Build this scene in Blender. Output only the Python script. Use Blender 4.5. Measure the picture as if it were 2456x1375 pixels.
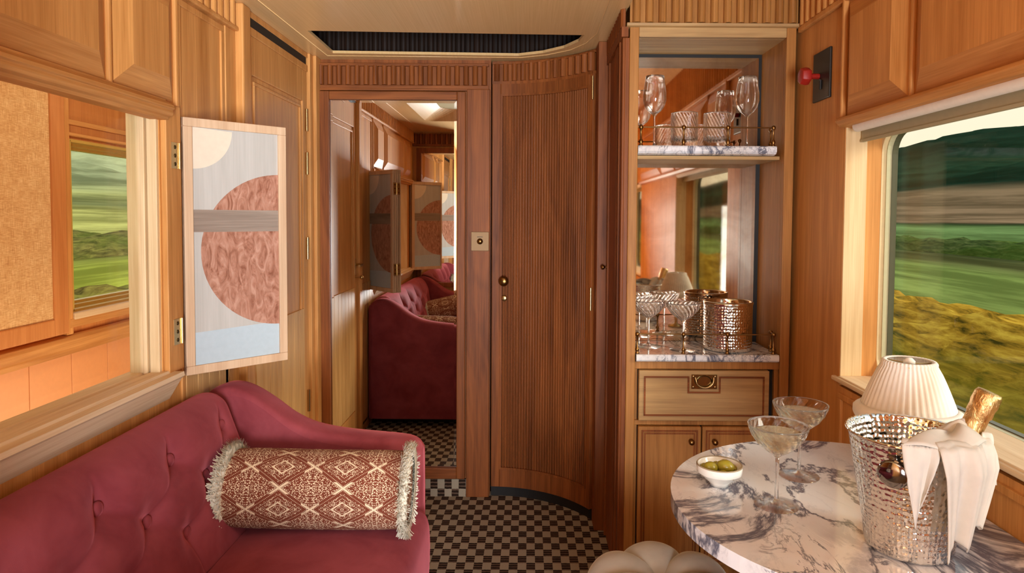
import bpy, bmesh, math, random
from math import sin, cos, pi, radians as R, sqrt, exp
from mathutils import Vector, Matrix, noise as mn
from mathutils.geometry import tessellate_polygon
random.seed(7)
S = bpy.context.scene
for o in list(bpy.data.objects): bpy.data.objects.remove(o)
COL = S.collection

# ------------------------------------------------------------ camera, world, lights
F = 1600.0
PITCH = 2.4
cam = bpy.data.cameras.new('camera'); co = bpy.data.objects.new('camera', cam); COL.objects.link(co)
cam.sensor_width = 36; cam.lens = F/2456*36
cam.shift_x = -39/2456; cam.shift_y = -(687.5-(520+F*math.tan(R(PITCH))))/2456
cam.clip_start = .02; cam.clip_end = 4000
co.location = (0, 0, 1.35)
co.rotation_euler = (Matrix.Rotation(R(90-PITCH), 3, 'X') @ Matrix.Rotation(R(.35), 3, 'Z')).to_euler()
S.camera = co
S.view_settings.view_transform = 'Standard'; S.view_settings.look = 'None'
S.view_settings.gamma = 1; S.view_settings.exposure = 0.0
W = bpy.data.worlds.new('sky'); S.world = W; W.use_nodes = True
wn = W.node_tree; bg = wn.nodes['Background']
tcw = wn.nodes.new('ShaderNodeTexCoord'); sep = wn.nodes.new('ShaderNodeSeparateXYZ')
wr = wn.nodes.new('ShaderNodeValToRGB')
wn.links.new(tcw.outputs['Generated'], sep.inputs[0]); wn.links.new(sep.outputs['Z'], wr.inputs[0])
wr.color_ramp.elements[0].position = 0; wr.color_ramp.elements[0].color = (.95, .80, .58, 1)
wr.color_ramp.elements[1].position = .6; wr.color_ramp.elements[1].color = (.62, .72, .85, 1)
e = wr.color_ramp.elements.new(.2); e.color = (.95, .86, .70, 1)
wn.links.new(wr.outputs[0], bg.inputs[0]); bg.inputs[1].default_value = 1.25

def light(kind, name, loc, energy, color, direction=None, **kw):
    l = bpy.data.lights.new(name, kind); l.energy = energy; l.color = color
    for k, v in kw.items(): setattr(l, k, v)
    o = bpy.data.objects.new(name, l); COL.objects.link(o); o.location = loc
    if direction: o.rotation_euler = Vector(direction).to_track_quat('-Z', 'Y').to_euler()
    return o
light('SUN', 'sun', (20, -20, 20), 3.4, (1, .92, .80), (-.72, .42, -.34), angle=R(22))
# added unseen fills: one overhead behind the camera, two lighting the corridor wall
light('AREA', 'ceiling_fill', (-.02, -.55, 2.06), 6, (.84, .93, 1.0), None, size=.8, size_y=1.2, shape='RECTANGLE')
light('AREA', 'corridor_upper_fill', (-1.16, 2.1, 1.90), 7, (1, .85, .62), (-1, 0, -.8), size=2.2, size_y=.2, shape='RECTANGLE')  # added fill, stands in for sunlight on the corridor wall
light('AREA', 'corridor_low_fill', (-1.15, 2.1, .50), 15, (1, .85, .62), (-1, 0, .35), size=2.2, size_y=.4, shape='RECTANGLE')  # added low fill, brightens the dado as sunlight would

# added fill behind the viewpoint, standing in for daylight with no visible source
light('AREA', 'rear_fill', (.22, -1.40, .95), 74, (.84, .93, 1.0), (-.46, 1, .36), size=.8, size_y=1.1, spread=R(95), shape='RECTANGLE')

# ------------------------------------------------------------ node helpers
def newmat(name):
    m = bpy.data.materials.new(name); m.use_nodes = True
    t = m.node_tree; b = t.nodes['Principled BSDF']
    return m, t, b
def N(t, kind, **kw):
    n = t.nodes.new('ShaderNode'+kind)
    for k, v in kw.items():
        if hasattr(n, k): setattr(n, k, v)
        else: n.inputs[k].default_value = v
    return n
def L(t, a, b): t.links.new(a, b)
def inp(t, sock, v):
    if isinstance(v, (int, float)): sock.default_value = v
    elif isinstance(v, (tuple, list)): sock.default_value = v
    else: t.links.new(v, sock)
def M(t, op, a, b=None, c=None):
    n = t.nodes.new('ShaderNodeMath'); n.operation = op
    inp(t, n.inputs[0], a)
    if b is not None: inp(t, n.inputs[1], b)
    if c is not None: inp(t, n.inputs[2], c)
    return n.outputs[0]
def step(t, v, lo, hi):
    n = t.nodes.new('ShaderNodeMapRange'); n.interpolation_type = 'SMOOTHSTEP'
    inp(t, n.inputs[0], v); n.inputs[1].default_value = lo; n.inputs[2].default_value = hi
    return n.outputs[0]
def mixc(t, f, a, b, mode='MIX'):
    n = t.nodes.new('ShaderNodeMix'); n.data_type = 'RGBA'; n.blend_type = mode
    inp(t, n.inputs[0], f)
    inp(t, n.inputs[6], a if not isinstance(a, tuple) else (*a, 1)[:4])
    inp(t, n.inputs[7], b if not isinstance(b, tuple) else (*b, 1)[:4])
    return n.outputs[2]
def ramp(t, f, stops, interp='LINEAR'):
    n = t.nodes.new('ShaderNodeValToRGB'); cr = n.color_ramp; cr.interpolation = interp
    L(t, f, n.inputs[0])
    while len(cr.elements) < len(stops): cr.elements.new(.5)
    for e, (p, c) in zip(cr.elements, stops): e.position = p; e.color = (*c, 1)
    return n.outputs[0]
def mapped(t, coord='Object', scale=(1, 1, 1), rot=(0, 0, 0), loc=(0, 0, 0)):
    tc = t.nodes.new('ShaderNodeTexCoord'); mp = t.nodes.new('ShaderNodeMapping')
    mp.inputs['Scale'].default_value = scale; mp.inputs['Rotation'].default_value = rot; mp.inputs['Location'].default_value = loc
    L(t, tc.outputs[coord], mp.inputs[0]); return mp.outputs[0]
def noise(t, vec, scale=1, detail=4, rough=.5, dist=0):
    n = t.nodes.new('ShaderNodeTexNoise'); L(t, vec, n.inputs['Vector'])
    n.inputs['Scale'].default_value = scale; n.inputs['Detail'].default_value = detail
    n.inputs['Roughness'].default_value = rough; n.inputs['Distortion'].default_value = dist
    return n.outputs[0]
def bump(t, b, h, strength=.2, dist=.002):
    n = t.nodes.new('ShaderNodeBump'); n.inputs['Strength'].default_value = strength; n.inputs['Distance'].default_value = dist
    L(t, h, n.inputs['Height']); L(t, n.outputs[0], b.inputs['Normal']); return n
def hexc(h):
    def f(v):
        v /= 255
        return v/12.92 if v <= .04045 else ((v+.055)/1.055)**2.4
    return tuple(f(int(h[i:i+2], 16)) for i in (0, 2, 4))

def wood(name, light_, dark_, axis='Z', rough=.5, coat=.0, scale=1.0, figure=.5):
    m, t, b = newmat(name)
    a = {'X': (1.1, 22, 22), 'Y': (22, 1.1, 22), 'Z': (22, 22, 1.1)}[axis]
    f = {'X': (5, 260, 260), 'Y': (260, 5, 260), 'Z': (260, 260, 5)}[axis]
    g = {'X': (.5, 3.6, 3.6), 'Y': (3.6, .5, 3.6), 'Z': (3.6, 3.6, .5)}[axis]
    n1 = noise(t, mapped(t, scale=tuple(k*scale for k in a)), 1, 5, .6, .7)
    n2 = noise(t, mapped(t, scale=tuple(k*scale for k in f)), 1, 3, .6)
    n3 = noise(t, mapped(t, scale=g), 1, 3, .5, 1.5)
    # cathedral figure
    rings = M(t, 'SINE', M(t, 'MULTIPLY', n3, 60))
    v = M(t, 'ADD', M(t, 'MULTIPLY', n1, .52), M(t, 'MULTIPLY', n2, .36))
    v = M(t, 'ADD', v, M(t, 'MULTIPLY', rings, .055*figure))
    v = M(t, 'ADD', v, M(t, 'MULTIPLY', M(t, 'SUBTRACT', n3, .5), .35))
    c = ramp(t, v, [(.22, dark_), (.42, tuple((p+q)/2 for p, q in zip(light_, dark_))), (.60, light_)])
    L(t, c, b.inputs['Base Color']); b.inputs['Roughness'].default_value = rough
    b.inputs['Coat Weight'].default_value = coat*.4; b.inputs['Coat Roughness'].default_value = .25; b.inputs['Specular IOR Level'].default_value = .22
    bump(t, b, v, .25, .0012)
    return m
def plain(name, c, rough=.5, metal=0, **kw):
    m, t, b = newmat(name); b.inputs['Roughness'].default_value = rough; b.inputs['Metallic'].default_value = metal
    n = noise(t, mapped(t, scale=(60, 60, 60)), 1, 3)
    L(t, mixc(t, n, tuple(x*.92 for x in c), tuple(min(1, x*1.06) for x in c)), b.inputs['Base Color'])
    for k, v in kw.items(): b.inputs[k].default_value = v
    return m

OAK = hexc('C08550'); OAKD = hexc('96592E')
M_wz = wood('honey_oak_upright', hexc('E0A05C'), hexc('B07034'))
M_wy = wood('honey_oak_along', hexc('DC9E5C'), hexc('AC6C32'), 'Y')
M_wx = wood('honey_oak_across', hexc('D89050'), hexc('A8622C'), 'X')
M_bz = wood('dark_oak_upright', hexc('A05A2A'), hexc('582A10'))  # deeper, redder oak tone for end wall, curved door and trims
M_bx = wood('dark_oak_across', hexc('A05A2A'), hexc('582A10'), 'X')
M_cz = wood('bar_oak_upright', hexc('BE8446'), hexc('885424'))
M_cx = wood('bar_oak_across', hexc('C6A06A'), hexc('98724A'), 'X')
M_pale = wood('pale_limed_oak_upright', hexc('EED2A4'), hexc('D0A876'))
M_paley = wood('pale_limed_oak_along', hexc('F2D9B4'), hexc('D2AC80'), 'Y')
M_pink = wood('pale_pink_oak_frame', hexc('D8B694'), hexc('B8906E'))
M_brass = plain('brass', hexc('CDB07C'), .3, 1)
M_antique = plain('antique_brass', hexc('8F6A3C'), .3, 1)
M_bronze = plain('bronze_plate', hexc('86643F'), .5, .45)
M_black = plain('black_recess', hexc('17110d'), .6)
M_screw = plain('screw_dark', hexc('5c4a2a'), .4, 1)
M_peach = plain('peach_lacquer', hexc('E39A62'), .45)
M_cream = plain('cream_lining', hexc('E8CF9E'), .45)
M_white = plain('white_linen_shade', hexc('F2EBE0'), .9)
M_red = plain('red_lacquer', hexc('A02015'), .45)
M_dkwood = wood('dark_recess_wood', hexc('2a180e'), hexc('120a06'))

def mk_mirror():
    m, t, b = newmat('mirror_silver'); b.inputs['Metallic'].default_value = 1; b.inputs['Roughness'].default_value = .0
    n = noise(t, mapped(t, scale=(5, 5, 5)), 1, 2)
    L(t, ramp(t, n, [(.0, (.90, .87, .80)), (1, (.93, .90, .84))]), b.inputs['Base Color']); return m
M_mirror = mk_mirror()
def mk_antique_mirror():
    m, t, b = newmat('foxed_mirror'); b.inputs['Metallic'].default_value = 1; b.inputs['Roughness'].default_value = .03
    n = noise(t, mapped(t, scale=(9, 9, 9)), 1, 5, .6, .5)
    L(t, ramp(t, n, [(.35, (.62, .50, .38)), (.6, (.80, .70, .56))]), b.inputs['Base Color']); return m
M_fox = mk_antique_mirror()
def mk_pane():
    m = bpy.data.materials.new('window_pane'); m.use_nodes = True; t = m.node_tree; t.nodes.clear()
    o = N(t, 'OutputMaterial'); tr = N(t, 'BsdfTransparent'); gl = N(t, 'BsdfGlossy'); gl.inputs['Roughness'].default_value = 0
    tr.inputs[0].default_value = (.96, .97, .94, 1)
    lw = N(t, 'LayerWeight'); lw.inputs[0].default_value = .5; mx = N(t, 'MixShader')
    fr = M(t, 'ADD', M(t, 'MULTIPLY', M(t, 'POWER', lw.outputs['Facing'], 5.0), .35), .015)
    L(t, fr, mx.inputs[0]); L(t, tr.outputs[0], mx.inputs[1]); L(t, gl.outputs[0], mx.inputs[2]); L(t, mx.outputs[0], o.inputs[0])
    return m
M_pane = mk_pane()
def mk_glass(name, c=(1, 1, 1), ior=1.4, clear=.3):
    m = bpy.data.materials.new(name); m.use_nodes = True; t = m.node_tree; t.nodes.clear()
    o = N(t, 'OutputMaterial'); g = N(t, 'BsdfGlass'); g.inputs['Color'].default_value = (*c, 1); g.inputs['IOR'].default_value = ior
    g.inputs['Roughness'].default_value = 0; tr = N(t, 'BsdfTransparent'); tr.inputs[0].default_value = (*c, 1); mx = N(t, 'MixShader'); mx.inputs[0].default_value = clear
    L(t, g.outputs[0], mx.inputs[1]); L(t, tr.outputs[0], mx.inputs[2]); L(t, mx.outputs[0], o.inputs[0]); return m
M_glass = mk_glass('clear_crystal'); M_wine = mk_glass('champagne', (.985, .96, .84), 1.33)
def mk_velvet(name, c, c2):
    m, t, b = newmat(name)
    n = noise(t, mapped(t, scale=(7, 7, 7)), 1, 4, .6, .4); n2 = noise(t, mapped(t, scale=(500, 500, 500)), 1, 2)
    L(t, ramp(t, n, [(.3, c2), (.65, c)]), b.inputs['Base Color']); b.inputs['Roughness'].default_value = .8
    b.inputs['Sheen Weight'].default_value = .8; b.inputs['Sheen Roughness'].default_value = .35
    b.inputs['Sheen Tint'].default_value = (*[min(1, x*2.2+.05) for x in c], 1)
    b.inputs['Specular IOR Level'].default_value = .15
    bump(t, b, n2, .15, .0008); return m
M_velvet = mk_velvet('burgundy_velvet', hexc('96444A'), hexc('7C3036'))
M_greyvel = mk_velvet('grey_velvet', hexc('BDB2A3'), hexc('A89C8D'))
def mk_carpet():
    m, t, b = newmat('basketweave_carpet')
    tc = N(t, 'TexCoord'); s = N(t, 'SeparateXYZ'); L(t, tc.outputs['Object'], s.inputs[0])
    wob = noise(t, mapped(t, scale=(90, 90, 90)), 1, 2)
    wx = M(t, 'MULTIPLY', M(t, 'SUBTRACT', wob, .5), .10)
    x = M(t, 'ADD', M(t, 'DIVIDE', s.outputs[0], .034), wx)
    yz = M(t, 'ADD', s.outputs[1], M(t, 'MULTIPLY', s.outputs[2], -1))
    y = M(t, 'ADD', M(t, 'DIVIDE', yz, .052), wx)
    ck = M(t, 'MODULO', M(t, 'ABSOLUTE', M(t, 'ADD', M(t, 'FLOOR', M(t, 'MULTIPLY', x, 1)), M(t, 'FLOOR', y))), 2)
    ln = M(t, 'SINE', M(t, 'MULTIPLY', y, 2*pi*3))
    fine = noise(t, mapped(t, scale=(700, 700, 700)), 1, 2)
    lightc = mixc(t, fine, hexc('938471'), hexc('B8A890'))
    dark = mixc(t, step(t, ln, .1, .8), hexc('30231C'), hexc('705848'))
    c = mixc(t, M(t, 'GREATER_THAN', ck, .5), dark, lightc)
    L(t, c, b.inputs['Base Color']); b.inputs['Roughness'].default_value = .95; b.inputs['Specular IOR Level'].default_value = .1
    bump(t, b, M(t, 'ADD', M(t, 'MULTIPLY', ck, .7), M(t, 'MULTIPLY', fine, .6)), .5, .003); return m
M_carpet = mk_carpet()
def mk_linen():
    m, t, b = newmat('woven_linen')
    a = noise(t, mapped(t, scale=(30, 45, 900)), 1, 3, .7); c_ = noise(t, mapped(t, scale=(700, 700, 22)), 1, 3, .7)
    big = noise(t, mapped(t, scale=(25, 25, 25)), 1, 3)
    v = M(t, 'ADD', M(t, 'ADD', M(t, 'MULTIPLY', a, .45), M(t, 'MULTIPLY', c_, .45)), M(t, 'MULTIPLY', big, .1))
    L(t, ramp(t, v, [(.38, hexc('B88450')), (.5, hexc('DCAC72')), (.60, hexc('F6D4A0'))]), b.inputs['Base Color'])
    b.inputs['Roughness'].default_value = .9; bump(t, b, v, .3, .001); return m
M_linen = mk_linen()
def mk_marble(name, sc=1, warm=0):
    m, t, b = newmat(name)
    v0 = mapped(t, scale=(sc*3.4, sc*1.9, sc*2.4), rot=(0, 0, R(-38)))
    n1 = noise(t, v0, 1.0, 9, .62, .9); n2 = noise(t, v0, 2.6, 9, .65, 1.1); n3 = noise(t, v0, .9, 3, .5, .3)
    v1 = step(t, M(t, 'ABSOLUTE', M(t, 'SUBTRACT', n1, .5)), .035, .0)
    v2 = step(t, M(t, 'ABSOLUTE', M(t, 'SUBTRACT', n2, .48)), .022, .0)
    patch = step(t, n3, .44, .60)
    body = M(t, 'MULTIPLY', step(t, noise(t, v0, 5.5, 8, .7, .8), .46, .62), M(t, 'MULTIPLY', patch, .45))
    veins = M(t, 'MAXIMUM', M(t, 'MULTIPLY', v1, .95), M(t, 'MULTIPLY', v2, M(t, 'ADD', M(t, 'MULTIPLY', patch, .8), .10)))
    base = mixc(t, step(t, noise(t, v0, .7, 4), .4, .7), hexc('F0F0F3'), hexc('E0DAD4'))
    c = mixc(t, body, base, hexc('8C8FA0'))
    c = mixc(t, veins, c, hexc('5C6072'))
    L(t, c, b.inputs['Base Color']); b.inputs['Roughness'].default_value = .12
    b.inputs['Coat Weight'].default_value = .3; b.inputs['Coat Roughness'].default_value = .05
    return m
M_marble = mk_marble('arabescato_marble', 1.0); M_marble2 = mk_marble('bar_marble', 2.0)
def mk_hammered(name, sc=1, c=(.86, .84, .80)):
    m, t, b = newmat(name); b.inputs['Metallic'].default_value = 1; b.inputs['Roughness'].default_value = .12
    b.inputs['Base Color'].default_value = (*c, 1)
    vo = N(t, 'TexVoronoi'); vo.feature = 'SMOOTH_F1'; vo.inputs['Smoothness'].default_value = .5
    vo.inputs['Randomness'].default_value = .45
    L(t, mapped(t, 'UV', scale=(sc, sc*1.0, 1)), vo.inputs['Vector']); vo.inputs['Scale'].default_value = 1
    sp = N(t, 'SeparateXYZ'); L(t, mapped(t, 'UV', scale=(sc, sc, 1)), sp.inputs[0])
    bands = M(t, 'SINE', M(t, 'MULTIPLY', sp.outputs[1], 2*pi))
    h = M(t, 'ADD', vo.outputs['Distance'], M(t, 'MULTIPLY', bands, .16))
    bump(t, b, h, .8, .0035); return m
M_hammer = mk_hammered('hammered_steel', 95); M_steel = plain('polished_steel', (.82, .80, .77), .1, 1)
def mk_foil():
    m, t, b = newmat('gold_foil'); b.inputs['Metallic'].default_value = 1; b.inputs['Roughness'].default_value = .3
    b.inputs['Base Color'].default_value = (*hexc('DDB67C'), 1)
    bump(t, b, noise(t, mapped(t, scale=(120, 120, 60)), 1, 5, .6, 1), .7, .004); return m
M_foil = mk_foil(); M_bottle = plain('dark_green_bottle', hexc('142012'), .1)
M_olive = plain('green_olive', hexc('9A8A2A'), .25)
M_china = plain('white_porcelain', hexc('EFEAE0'), .15)
M_napkin = plain('white_cotton', hexc('D0CAC0'), .9)
M_fringe = plain('cream_fringe', hexc('DDD2BE'), .9)
def mk_bolster():
    m, t, b = newmat('rust_ikat_print')
    sp = N(t, 'SeparateXYZ'); tc = N(t, 'TexCoord'); L(t, tc.outputs['UV'], sp.inputs[0])
    u, v = sp.outputs[0], sp.outputs[1]           # metres along / around
    def cell(x, per, off=0): return M(t, 'ABSOLUTE', M(t, 'SUBTRACT', M(t, 'FRACT', M(t, 'ADD', M(t, 'DIVIDE', x, per), off)), .5))
    au, av = cell(u, .17), cell(v, .115)
    d = M(t, 'ADD', au, av)
    line = M(t, 'LESS_THAN', M(t, 'ABSOLUTE', M(t, 'SUBTRACT', d, .5)), .014)
    fine_u, fine_v = cell(u, .006), cell(v, .006)
    dots = M(t, 'LESS_THAN', M(t, 'ADD', fine_u, fine_v), .32)
    near = M(t, 'GREATER_THAN', M(t, 'MAXIMUM', au, av), .36)
    line = M(t, 'MULTIPLY', M(t, 'LESS_THAN', M(t, 'ABSOLUTE', M(t, 'SUBTRACT', d, .5)), .026), near)
    dash = M(t, 'GREATER_THAN', M(t, 'SINE', M(t, 'MULTIPLY', M(t, 'SUBTRACT', au, av), 150)), .1)
    edge = M(t, 'MULTIPLY', M(t, 'LESS_THAN', M(t, 'ABSOLUTE', M(t, 'SUBTRACT', M(t, 'ABSOLUTE', M(t, 'SUBTRACT', d, .5)), .045)), .010), dash)
    line = M(t, 'MAXIMUM', line, M(t, 'MULTIPLY', edge, .9))
    heart = M(t, 'MULTIPLY', M(t, 'LESS_THAN', M(t, 'ABSOLUTE', M(t, 'SUBTRACT', d, .17)), .018), 1.0)
    line = M(t, 'MAXIMUM', line, heart)
    ring = M(t, 'GREATER_THAN', M(t, 'SINE', M(t, 'MULTIPLY', d, 75)), .35)
    inner = M(t, 'LESS_THAN', d, .40)
    ringd = M(t, 'MULTIPLY', M(t, 'MULTIPLY', ring, inner), M(t, 'GREATER_THAN', M(t, 'SINE', M(t, 'MULTIPLY', M(t, 'SUBTRACT', au, av), 130)), -.2))
    cmb = N(t, 'CombineXYZ'); L(t, M(t, 'MULTIPLY', M(t, 'SNAP', au, .012), 15), cmb.inputs[0]); L(t, M(t, 'MULTIPLY', M(t, 'SNAP', av, .016), 11), cmb.inputs[1])
    nz = noise(t, cmb.outputs[0], 1.6, 4, .7)
    fill = M(t, 'LESS_THAN', M(t, 'ABSOLUTE', M(t, 'SUBTRACT', nz, .5)), .019)
    outer = M(t, 'GREATER_THAN', d, .54)
    fill = M(t, 'MULTIPLY', fill, outer)
    inn2 = M(t, 'MULTIPLY', M(t, 'LESS_THAN', M(t, 'ABSOLUTE', M(t, 'SUBTRACT', nz, .45)), .013), inner)
    band = M(t, 'MULTIPLY', M(t, 'LESS_THAN', M(t, 'ABSOLUTE', M(t, 'SUBTRACT', au, .46)), .018), dots)
    mask = M(t, 'MAXIMUM', M(t, 'MAXIMUM', line, M(t, 'MULTIPLY', ringd, .5)), M(t, 'MAXIMUM', M(t, 'MAXIMUM', fill, inn2), band))
    worn = step(t, noise(t, mapped(t, scale=(60, 60, 60)), 1, 4), .25, .5)
    mask = M(t, 'MULTIPLY', mask, M(t, 'ADD', M(t, 'MULTIPLY', worn, .5), .5))
    wv = noise(t, mapped(t, scale=(600, 600, 600)), 1, 2)
    red = mixc(t, wv, hexc('5E2A1C'), hexc('88452F'))
    L(t, mixc(t, mask, red, hexc('E2C8A6')), b.inputs['Base Color']); b.inputs['Roughness'].default_value = .9
    b.inputs['Specular IOR Level'].default_value = .15
    bump(t, b, wv, .3, .001); return m
M_ikat = mk_bolster()
def mk_burl():
    m, t, b = newmat('burl_veneer_disc')
    tc = N(t, 'TexCoord'); s = N(t, 'SeparateXYZ'); L(t, tc.outputs['Object'], s.inputs[0])
    n = noise(t, mapped(t, scale=(34, 34, 14)), 1, 5, .6, 2.2)
    burl = ramp(t, n, [(.32, hexc('84503C')), (.5, hexc('A8745E')), (.68, hexc('BE8E78'))])
    low = ramp(t, noise(t, mapped(t, scale=(12, 12, 260)), 1, 3), [(.3, hexc('A87460')), (.7, hexc('BC8A76'))])
    L(t, mixc(t, M(t, 'LESS_THAN', s.outputs[2], -.17), burl, low), b.inputs['Base Color']); b.inputs['Roughness'].default_value = .3
    return m
M_burl = mk_burl()
M_artgrey = wood('grey_sycamore_veneer', hexc('BDB5AC'), hexc('AAA298'), rough=.3)
M_artpale = plain('ivory_veneer', hexc('DCC9B2'), .3)
M_artblue = plain('pale_blue_veneer', hexc('B2BCC0'), .3)
M_artstripe = wood('smoked_oak_stripe', hexc('A08C7C'), hexc('6E5C50'), 'X', rough=.35)

# ------------------------------------------------------------ mesh builder
class MB:
    def __init__(s): s.v = []; s.f = []; s.uv = None; s.sm = []
    def add(s, vs, fs, smooth=False, uvs=None):
        n = len(s.v); s.v += [Vector(p) for p in vs]; s.f += [tuple(i+n for i in f) for f in fs]; s.sm += [smooth]*len(fs)
        if uvs is not None:
            if s.uv is None: s.uv = {}
            for i, u in enumerate(uvs): s.uv[n+i] = u
        return s
    def box(s, x0, x1, y0, y1, z0, z1, mat=None):
        vs = [Vector((x, y, z)) for z in (z0, z1) for y in (y0, y1) for x in (x0, x1)]
        if mat: vs = [mat @ p for p in vs]
        return s.add(vs, [(0, 2, 3, 1), (4, 5, 7, 6), (0, 1, 5, 4), (2, 6, 7, 3), (0, 4, 6, 2), (1, 3, 7, 5)])
    def lathe(s, prof, seg=48, c=(0, 0, 0), mod=None, closed=True, mat=None, uv=False):
        vs = []; fs = []; uvs = []; n = len(prof); ln = [0]
        for i in range(1, n): ln.append(ln[-1]+math.dist(prof[i], prof[i-1]))
        for j in range(seg+(1 if uv else 0)):
            a = 2*pi*j/seg
            for i, (r, z) in enumerate(prof):
                rr, zz = (mod(r, z, a, i) if mod else (r, z))
                vs.append(Vector((c[0]+rr*cos(a), c[1]+rr*sin(a), c[2]+zz))); uvs.append((a*.1, ln[i]))
        for j in range(seg):
            k = (j+1) if uv else (j+1) % seg
            for i in range(n-1):
                if prof[i][0] < 1e-6 and prof[i+1][0] < 1e-6: continue
                fs.append((j*n+i, k*n+i, k*n+i+1, j*n+i+1))
        if mat: vs = [mat @ p for p in vs]
        return s.add(vs, fs, True, uvs if uv else None)
    def tube(s, pts, r, seg=10, caps=True):
        pts = [Vector(p) for p in pts]; vs = []; fs = []; n = len(pts)
        rr = r if isinstance(r, (list, tuple)) else [r]*n
        up = None
        for i, p in enumerate(pts):
            d = (pts[min(i+1, n-1)]-pts[max(i-1, 0)]).normalized()
            if up is None: up = Vector((0, 0, 1)) if abs(d.z) < .9 else Vector((1, 0, 0))
            a = d.cross(up).normalized(); b = a.cross(d).normalized(); up = b
            for k in range(seg): vs.append(p+a*rr[i]*cos(2*pi*k/seg)+b*rr[i]*sin(2*pi*k/seg))
        for i in range(n-1):
            for k in range(seg): fs.append((i*seg+k, i*seg+(k+1) % seg, (i+1)*seg+(k+1) % seg, (i+1)*seg+k))
        s.add(vs, fs, True)
        if caps: s.add(vs[:seg], [tuple(range(seg))]); s.add(vs[-seg:], [tuple(range(seg))])
        return s
    def sphere(s, c, r, seg=20, rings=12, sq=(1, 1, 1), mat=None):
        c = Vector(c); vs = []; fs = []
        for i in range(rings+1):
            th = pi*i/rings
            for k in range(seg):
                p = Vector((r*sq[0]*sin(th)*cos(2*pi*k/seg), r*sq[1]*sin(th)*sin(2*pi*k/seg), r*sq[2]*cos(th)))
                vs.append(c+(mat @ p if mat else p))
        for i in range(rings):
            for k in range(seg): fs.append((i*seg+k, (i+1)*seg+k, (i+1)*seg+(k+1) % seg, i*seg+(k+1) % seg))
        return s.add(vs, fs, True)
    def prism(s, poly, axis, lo, hi, smooth=False):
        n = len(poly)
        def p(a, b, h): return {'Z': (a, b, h), 'Y': (a, h, b), 'X': (h, a, b)}[axis]
        vs = [p(a, b, lo) for a, b in poly]+[p(a, b, hi) for a, b in poly]
        s.add(vs, [(i, (i+1) % n, n+(i+1) % n, n+i) for i in range(n)], smooth)
        tris = tessellate_polygon([[Vector((a, b, 0)) for a, b in poly]])
        s.add(vs[:n], [tuple(q) for q in tris]); s.add(vs[n:], [tuple(q) for q in tris]); return s
    def grid(s, fn, nu, nv, smooth=True, uv=None):
        vs = []; fs = []; uvs = []
        for i in range(nu+1):
            for j in range(nv+1):
                vs.append(fn(i/nu, j/nv)); uvs.append(uv(i/nu, j/nv) if uv else (0, 0))
        for i in range(nu):
            for j in range(nv): fs.append((i*(nv+1)+j, (i+1)*(nv+1)+j, (i+1)*(nv+1)+j+1, i*(nv+1)+j+1))
        return s.add(vs, fs, smooth, uvs if uv else None)
    def build(s, name, mat, parent=None, origin=None, bevel=0, seg=2, weld=False, solid=0, subsurf=0, recalc=True):
        off = Vector((0, 0, 0))
        if parent is not None:
            p = parent
            while p: off += p.location; p = p.parent
        elif origin is not None: off = Vector(origin)
        me = bpy.data.meshes.new(name); me.from_pydata([v-off for v in s.v], [], s.f)
        me.polygons.foreach_set('use_smooth', s.sm)
        if s.uv:
            ul = me.uv_layers.new(name='UVMap')
            for lp in me.loops: ul.data[lp.index].uv = s.uv.get(lp.vertex_index, (0, 0))
        bm = bmesh.new(); bm.from_mesh(me)
        if weld: bmesh.ops.remove_doubles(bm, verts=bm.verts, dist=1e-5)
        if recalc: bmesh.ops.recalc_face_normals(bm, faces=bm.faces)
        bm.to_mesh(me); bm.free()
        me.materials.append(mat); o = bpy.data.objects.new(name, me); COL.objects.link(o)
        if parent is not None: o.parent = parent
        elif origin is not None: o.location = off
        if subsurf: m = o.modifiers.new('sub', 'SUBSURF'); m.levels = m.render_levels = subsurf
        if solid: m = o.modifiers.new('solid', 'SOLIDIFY'); m.thickness = solid; m.offset = 0
        if bevel: m = o.modifiers.new('bevel', 'BEVEL'); m.width = bevel; m.segments = seg; m.limit_method = 'ANGLE'; m.angle_limit = R(40)
        return o

def tag(o, label=None, cat=None, group=None, kind=None):
    if label: o['label'] = label
    if cat: o['category'] = cat
    if group: o['group'] = group
    if kind: o['kind'] = kind
    return o
def thing(name, loc, label, cat, group=None, kind=None):
    o = bpy.data.objects.new(name, None); COL.objects.link(o); o.location = loc; o.empty_display_size = .05
    return tag(o, label, cat, group, kind)
def dup(root, loc, rotz=0, label=None, scale=None):
    def cp(o, par):
        c = o.copy(); COL.objects.link(c)
        if par: c.parent = par
        for ch in o.children: cp(ch, c)
        return c
    r = cp(root, None); r.location = loc; r.rotation_euler = (0, 0, rotz)
    if label: r['label'] = label
    return r
def box(x0, x1, y0, y1, z0, z1): return MB().box(x0, x1, y0, y1, z0, z1)

# raised-and-fielded panel: origin p, in-plane axes a (width w) and b (height h), normal n
def fielded(mb, mb2, p, a, b, n, w, h, bev=.07, t=.016, gap=.004):
    p, a, b, n = map(Vector, (p, a, b, n))
    def q(u, v, d): return p+a*u+b*v+n*d
    g = gap; be = min(bev, w*.3, h*.3)
    o = [q(g, g, .002), q(w-g, g, .002), q(w-g, h-g, .002), q(g, h-g, .002)]
    bb = [q(g, g, -.006), q(w-g, g, -.006), q(w-g, h-g, -.006), q(g, h-g, -.006)]
    i = [q(be, be, t), q(w-be, be, t), q(w-be, h-be, t), q(be, h-be, t)]
    mb.add(bb+o+i, [(0, 1, 5, 4), (1, 2, 6, 5), (2, 3, 7, 6), (3, 0, 4, 7), (5, 6, 10, 9), (7, 4, 8, 11), (8, 9, 10, 11)])
    mb2.add(o+i, [(0, 1, 5, 4), (2, 3, 7, 6)])
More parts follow.
